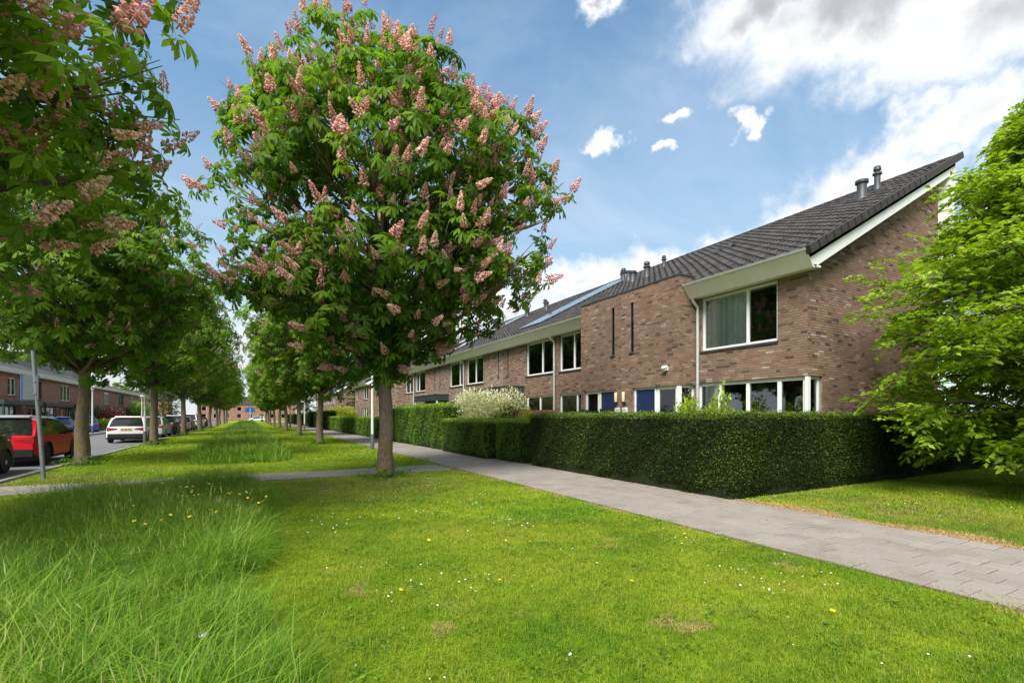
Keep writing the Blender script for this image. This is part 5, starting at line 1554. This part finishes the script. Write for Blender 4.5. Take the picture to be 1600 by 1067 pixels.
# ------------------------------------------------------------------ grass, flowers
HID = bpy.data.collections.new('grass_sources')          # not linked to the scene
def patch_source(name, nblade, size, hmin, hmax, wid, mat, seed, bend=.4, seedheads=0):
    r = np.random.default_rng(seed)
    x, y = r.uniform(-size / 2, size / 2, nblade), r.uniform(-size / 2, size / 2, nblade)
    h = r.uniform(hmin, hmax, nblade); a = r.uniform(0, 6.283, nblade); b = r.uniform(.05, bend, nblade) * h; w = wid * r.uniform(.6, 1.3, nblade)
    lx, ly = np.cos(a), np.sin(a); px_, py_ = -ly, lx
    o = np.zeros(nblade)
    base = np.stack([x, y, o - .01], 1); side = np.stack([px_, py_, o], 1) * w[:, None]
    mid = np.stack([x + lx * b * .35, y + ly * b * .35, h * .6], 1); tip = np.stack([x + lx * b * 1.2, y + ly * b * 1.2, h * (1 - .25 * (b / h))], 1)
    V = np.stack([base - side, base + side, mid - side * .8, mid + side * .8, tip], 1).reshape(-1, 3)
    i = np.arange(nblade)[:, None] * 5
    F = np.concatenate([i + np.array([[0, 1, 3]]), i + np.array([[0, 3, 2]]), i + np.array([[2, 3, 4]])])
    T = np.repeat(r.uniform(0, 1, nblade), 5)
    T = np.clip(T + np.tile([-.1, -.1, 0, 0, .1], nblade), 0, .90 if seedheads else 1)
    if seedheads:
        n = seedheads; x, y = r.uniform(-size / 2, size / 2, n), r.uniform(-size / 2, size / 2, n); h = r.uniform(hmax * .95, hmax * 1.35, n)
        a = r.uniform(0, 6.283, n); lean = r.uniform(.05, .25, n) * h
        tx, ty = x + np.cos(a) * lean, y + np.sin(a) * lean
        s = np.stack([-np.sin(a), np.cos(a), np.zeros(n)], 1)
        b0 = np.stack([x, y, np.zeros(n)], 1); t0 = np.stack([tx, ty, h], 1); m0 = b0 * .18 + t0 * .82
        V2 = np.stack([b0 - s * .0012, b0 + s * .0012, m0, m0 - s * .0028 + (t0 - m0) * .4, m0 + s * .0028 + (t0 - m0) * .4, t0], 1).reshape(-1, 3)
        j = np.arange(n)[:, None] * 6 + len(V)
        F = np.concatenate([F, j + np.array([[0, 1, 2]]), j + np.array([[2, 4, 3]]), j + np.array([[3, 4, 5]])])
        V = np.concatenate([V, V2]); T = np.concatenate([T, np.full(len(V2), .98)])
    ob = bpy.data.objects.new(name, npmesh(name, V, F, T, mat)); HID.objects.link(ob)
    return ob
def scatter(name, pts, rot, scl, srcs, label, cat, tilt=0.0):
    """one object that repeats grass tufts over its points"""
    c = bpy.data.collections.new(name + '_tufts')
    for s in srcs: c.objects.link(s)
    me = bpy.data.meshes.new(name); n = len(pts)
    me.vertices.add(n); me.vertices.foreach_set('co', np.asarray(pts, np.float32).ravel())
    for nm, typ, val in (('rot', 'FLOAT', rot), ('scl', 'FLOAT', scl), ('tx', 'FLOAT', nrg.normal(0, tilt, len(pts))), ('ty', 'FLOAT', nrg.normal(0, tilt, len(pts)))):
        at = me.attributes.new(nm, typ, 'POINT'); at.data.foreach_set('value', np.asarray(val, np.float32))
    at = me.attributes.new('pick', 'INT', 'POINT'); at.data.foreach_set('value', nrg.integers(0, len(srcs), n).astype(np.int32))
    o = link(name, me)
    gt = bpy.data.node_groups.new(name, 'GeometryNodeTree')
    gt.interface.new_socket('Geometry', in_out='INPUT', socket_type='NodeSocketGeometry'); gt.interface.new_socket('Geometry', in_out='OUTPUT', socket_type='NodeSocketGeometry')
    N = gt.nodes; Lk = gt.links
    gi, go = N.new('NodeGroupInput'), N.new('NodeGroupOutput')
    ci = N.new('GeometryNodeCollectionInfo'); ci.inputs[0].default_value = c; ci.inputs[1].default_value = True; ci.inputs[2].default_value = True
    ip = N.new('GeometryNodeInstanceOnPoints')
    def na(nm, typ):
        q = N.new('GeometryNodeInputNamedAttribute'); q.data_type = typ; q.inputs[0].default_value = nm
        return [s for s in q.outputs if s.enabled and s.name == 'Attribute'][0]
    cx = N.new('ShaderNodeCombineXYZ'); Lk.new(na('rot', 'FLOAT'), cx.inputs[2]); Lk.new(na('tx', 'FLOAT'), cx.inputs[0]); Lk.new(na('ty', 'FLOAT'), cx.inputs[1])
    Lk.new(gi.outputs[0], ip.inputs['Points']); Lk.new(ci.outputs[0], ip.inputs['Instance']); ip.inputs['Pick Instance'].default_value = True
    Lk.new(na('pick', 'INT'), ip.inputs['Instance Index']); Lk.new(cx.outputs[0], ip.inputs['Rotation']); Lk.new(na('scl', 'FLOAT'), ip.inputs['Scale'])
    Lk.new(ip.outputs[0], go.inputs[0])
    md = o.modifiers.new('tufts', 'NODES'); md.node_group = gt
    tag(o, label, cat, kind='stuff')
    return o
def keep_visible(P, margin=90):
    Z = P[:, 0] * SIN + P[:, 1] * COS
    px = 800 + 754 * (P[:, 0] * COS - P[:, 1] * SIN) / np.maximum(Z, .05); py = 650 + 754 * CAMH / np.maximum(Z, .05)
    return (Z > .6) & (px > -260) & (px < 1860) & (py < 1300)
def grid(x0, x1, y0, y1, step):
    gx, gy = np.meshgrid(np.arange(x0, x1, step), np.arange(y0, y1, step))
    P = np.stack([gx.ravel(), gy.ravel(), np.zeros(gx.size)], 1)
    P[:, :2] += nrg.uniform(-step * .3, step * .3, (len(P), 2)); return P
EDGE_R = lambda y: .35 + .18 * np.sin(y * .9) + .10 * np.sin(y * 2.3)
def lawn_ok(P):
    x, y = P[:, 0], P[:, 1]
    ok = (x > -4.9) & ~((y > 12.9) & (y < 14.55)) & ~((x > PX0 - .06) & (x < PX1 + .05)) & ~((x > PX1) & (y > 5.75))
    ok &= ~((x > PX1 - .1) & (x < 8.12 + .14 * np.sin(y * 3)) & (y < 5.9))
    ok &= ~((x > -2.5) & (x < EDGE_R(y) - .25) & (y < 12.4)) & ~((x > -1.5) & (x < 1.1) & (y > 18.3))
    return ok
fine_src = [patch_source('lawn_tuft', 620, .42, .012, .045, .0016, 'blade', k, 1.5) for k in (1, 2, 3)]
mid_src = [patch_source('lawn_tuft_sparse', 330, .6, .014, .05, .0032, 'blade', k, 1.4) for k in (4, 5)]
far_src = [patch_source('lawn_tuft_wide', 160, 1.0, .03, .08, .009, 'blade', k, .9) for k in (6, 7)]
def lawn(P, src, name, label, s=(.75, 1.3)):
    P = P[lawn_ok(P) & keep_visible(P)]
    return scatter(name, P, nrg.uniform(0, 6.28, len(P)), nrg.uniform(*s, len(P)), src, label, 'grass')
A_ = grid(-5, 12, .3, 8.5, .22); Zd = A_[:, 0] * SIN + A_[:, 1] * COS; A_ = A_[Zd < 7.2]
lawn(A_, fine_src, 'lawn_grass', 'short mown lawn grass close to the viewer')
B_ = grid(-5, 19, .3, 20, .36); Zd = B_[:, 0] * SIN + B_[:, 1] * COS; B_ = B_[(Zd >= 7.0) & (Zd < 17)]
lawn(B_, mid_src, 'lawn_grass', 'short mown lawn grass around the lone tree and hedge corner')
C_ = grid(-5, 5.4, 10, 75, .62); Zd = C_[:, 0] * SIN + C_[:, 1] * COS; C_ = C_[Zd >= 16.5]
lawn(C_, far_src, 'lawn_grass', 'mown grass under the rows of trees beyond the crossing path')

tall_src = [patch_source('tall_tuft', 90, .34, .10, .42, .0024, 'tallblade', 20 + k, 1.7, seedheads=2) for k in range(3)]
tall_far = [patch_source('tall_tuft_wide', 60, .55, .16, .46, .007, 'tallblade', 30 + k, .8, seedheads=2) for k in range(2)]
T1 = grid(-3.0, .6, .5, 12.7, .13)
lim = (T1[:, 0] < EDGE_R(T1[:, 1])) & (T1[:, 0] > -2.55 - .25 * np.sin(T1[:, 1] * .8)) & keep_visible(T1)
T1 = T1[lim]
ed = np.minimum(np.clip((EDGE_R(T1[:, 1]) - T1[:, 0]) / .35, .4, 1), np.clip((12.9 - T1[:, 1]) / .8, .5, 1))
scatter('tall_grass', T1, nrg.uniform(0, 6.28, len(T1)), ed * nrg.uniform(.7, 1.3, len(T1)) * (.95 + .22 * np.sin(T1[:, 0] * 2.1 + T1[:, 1] * 1.3) + .15 * np.sin(T1[:, 0] * 5.3 - T1[:, 1] * 4.1)), tall_src, 'uncut tall meadow grass strip in front of the crossing path', 'grass', .30)
T2 = grid(-1.75, 1.3, 18.2, 60, .24); T2 = T2[(np.abs(T2[:, 0] + .2) < 1.35 + .15 * np.sin(T2[:, 1]))]
ed = np.clip((T2[:, 1] - 17.9) / .9, .6, 1) * np.clip((1.6 - np.abs(T2[:, 0] + .2)) / .5, .5, 1)
T3 = grid(-1.6, 1.2, 60, 150, .5)
T23 = np.concatenate([T2, T3]); sc = np.concatenate([1.3 * ed * nrg.uniform(.8, 1.2, len(T2)), nrg.uniform(.9, 1.3, len(T3))])
scatter('tall_grass', T23, nrg.uniform(0, 6.28, len(T23)), sc, tall_far, 'uncut tall grass strip running on between the tree rows', 'grass', .25)

# dry cuttings along the edge of the path by the hedge corner
straw_src = [patch_source('straw_tuft', 190, .3, .01, .045, .0026, 'straw', 50 + k, 3.0) for k in range(2)]
S_ = grid(7.78, 8.35, 1.2, 5.9, .11); S_ = S_[(S_[:, 0] < 8.10 + .14 * np.sin(S_[:, 1] * 3)) & keep_visible(S_)]
S2 = []
for cx_, cy_, rr_ in ((2.75, 2.62, .13), (2.9, 2.5, .1), (4.9, 3.0, .12), (3.9, 4.6, .2), (1.2, 3.3, .12), (.75, 4.4, .15)):
    q = nrg.normal(0, rr_ * .6, (5, 2)); S2.append(np.stack([cx_ + q[:, 0], cy_ + q[:, 1], np.full(5, .012)], 1))
E_ = grid(PX0 - .10, PX0 + .02, 1.2, 20, .25); E_ = E_[nrg.random(len(E_)) < .5]
F_ = grid(HF - .12, HF + .06, 5.8, 16, .22); F_ = F_[nrg.random(len(F_)) < .6]
S_ = np.concatenate([S_, E_, F_] + S2)
scatter('dry_grass', S_, nrg.uniform(0, 6.28, len(S_)), np.concatenate([nrg.uniform(.6, 1.1, len(S_) - 30), nrg.uniform(.2, .5, 30)]), straw_src, 'straw coloured dry grass along the path edge by the hedge corner', 'dry grass')

# broad-leaved weeds in the lawn, leaf litter along the hedge foot
def litter(name, pts, size, mat, label, cat, flat, per, sd, z):
    P = np.repeat(np.asarray(pts, float), per, 0); k = len(P)
    P = np.stack([P[:, 0] + nrg.normal(0, sd, k), P[:, 1] + nrg.normal(0, sd, k), nrg.uniform(.3, 1, k) * z], 1)
    a = nrg.uniform(0, 6.283, k); Dv = np.stack([np.cos(a), np.sin(a), nrg.uniform(-.1, flat, k)], 1)
    A = frames(P, Dv, nrg.normal(0, .25, (k, 3)) + np.array([0, 0, 1.0]), size * nrg.uniform(.5, 1.3, k))
    V, F, T = stamp(OVAL_V, OVAL_F, A, nrg.uniform(0, 1, k))
    tag(link(name, npmesh(name, V, F, T, mat)), label, cat, kind='stuff')
wp_ = [p for p in ((rnd.uniform(.4, 5.3), rnd.uniform(1.4, 10)) for _ in range(220)) if lawn_ok(np.array([[p[0], p[1], 0]]))[0]]
litter('lawn_weeds', wp_, .045, 'weed', 'clover and plantain leaves among the mown lawn', 'weeds', .4, 14, .07, .035)
lp_ = [(HF + rnd.uniform(-.22, .05), rnd.uniform(5.6, 20)) for _ in range(420)] + [(rnd.uniform(7.8, 12), 5.75 - rnd.random() ** 2 * .3) for _ in range(150)] + [(rnd.uniform(PX0, PX1), rnd.uniform(1.2, 14)) for _ in range(60)]
litter('leaf_litter', lp_, .035, 'straw', 'dry brown leaf litter along the foot of the hedge', 'leaf litter', .1, 3, .05, .035)

fp_ = [(3.05 + rnd.gauss(0, 2.2), 12.0 + rnd.gauss(0, 2.2)) for _ in range(160)] + [(-1 + rnd.gauss(0, 2), 7 + rnd.gauss(0, 2)) for _ in range(50)] + [(PX0 + rnd.random() * 1.2, rnd.uniform(9, 16)) for _ in range(40)]
litter('fallen_petals', fp_, .022, 'petal', 'fallen pink petals on the grass under the lone tree', 'petals', .1, 3, .12, .05)

# daisies and buttercups: too many and too small to count
def flowers(name, pts, hgt, size, mat, label, n=7):
    V, F = [], []
    for (x, y), h in zip(pts, hgt):
        s = size * rnd.uniform(.7, 1.3); tx, ty = rnd.gauss(0, .3), rnd.gauss(0, .3); i = len(V)
        V.append((x, y, h + .004))
        for k in range(n):
            a = 6.283 * k / n; cx_, cy_ = s * math.cos(a), s * math.sin(a); V.append((x + cx_, y + cy_, h + cx_ * tx + cy_ * ty))
        for k in range(n): F.append((i, i + 1 + k, i + 1 + (k + 1) % n))
    o = link(name, npmesh(name, np.array(V), np.array(F), np.full(len(V), .5), mat)); tag(o, label, 'flowers', kind='stuff')
def clustered(nc, per, x0, x1, y0, y1, sd, ok):
    out = []
    while len(out) < nc * per:
        cx_, cy_ = rnd.uniform(x0, x1), rnd.uniform(y0, y1)
        for _ in range(max(1, min(12, int(rnd.expovariate(1 / per))))):
            p = (rnd.gauss(cx_, sd), rnd.gauss(cy_, sd))
            if ok(np.array([[p[0], p[1], 0]]))[0]: out.append(p)
    return out
pts = clustered(44, 7, .6, 5.2, 1.3, 11.5, .22, lawn_ok) + clustered(16, 6, 8.3, 14, 1.5, 5.2, .25, lawn_ok) + clustered(20, 7, -4.5, 5, 15, 26, .4, lawn_ok)
flowers('daisies', pts, [rnd.uniform(.05, .075) for _ in pts], .0072, 'white_petal', 'small white daisies dotted over the mown lawn')
pts = [(rnd.gauss(cx_, .35), rnd.gauss(cy_, .6)) for cx_, cy_, n in ((-.6, 8.8, 26), (-1.2, 10.2, 20), (-.25, 7.2, 16), (-.9, 7.6, 8)) for _ in range(n)] + [(rnd.uniform(1, 5), rnd.uniform(2, 9)) for _ in range(16)]
flowers('buttercups', pts, [rnd.uniform(.34, .50) if p[0] < .4 else .06 for p in pts], .017, 'yellow_petal', 'yellow buttercups above the tall grass')
for k, (x, y, h, lab) in enumerate(((-.83, 2.75, .40, 'dandelion seed head low in the tall grass, the lower of three'), (-.22, 3.0, .40, 'dandelion seed head by the mown edge of the tall grass'), (-2.05, 4.6, .42, 'dandelion seed head at the far side of the tall grass'))):
    t = thing('dandelion', (x, y, 0), lab, 'dandelion', 'dandelion seed heads')
    mb = MB(); mb.tube([(0, 0, 0), (.01, .01, h)], .0025, 5); mb.build('stem', 'shrub_leaf', t)
    mb = MB()
    for q in range(70):
        d = Vector((rnd.gauss(0, 1), rnd.gauss(0, 1), rnd.gauss(0, 1))).normalized(); c = Vector((.01, .01, h)) + d * .018; u = d.orthogonal().normalized() * .004; v_ = d.cross(u)
        mb.poly([tuple(c + u), tuple(c + v_), tuple(c - u), tuple(c - v_)])
    mb.build('seed_head', 'seed_head', t)
print('SCENE tris', sum(len(m.loop_triangles) or sum(len(p.vertices) - 2 for p in m.polygons) if len(m.polygons) < 2000 else len(m.polygons) for m in bpy.data.meshes))
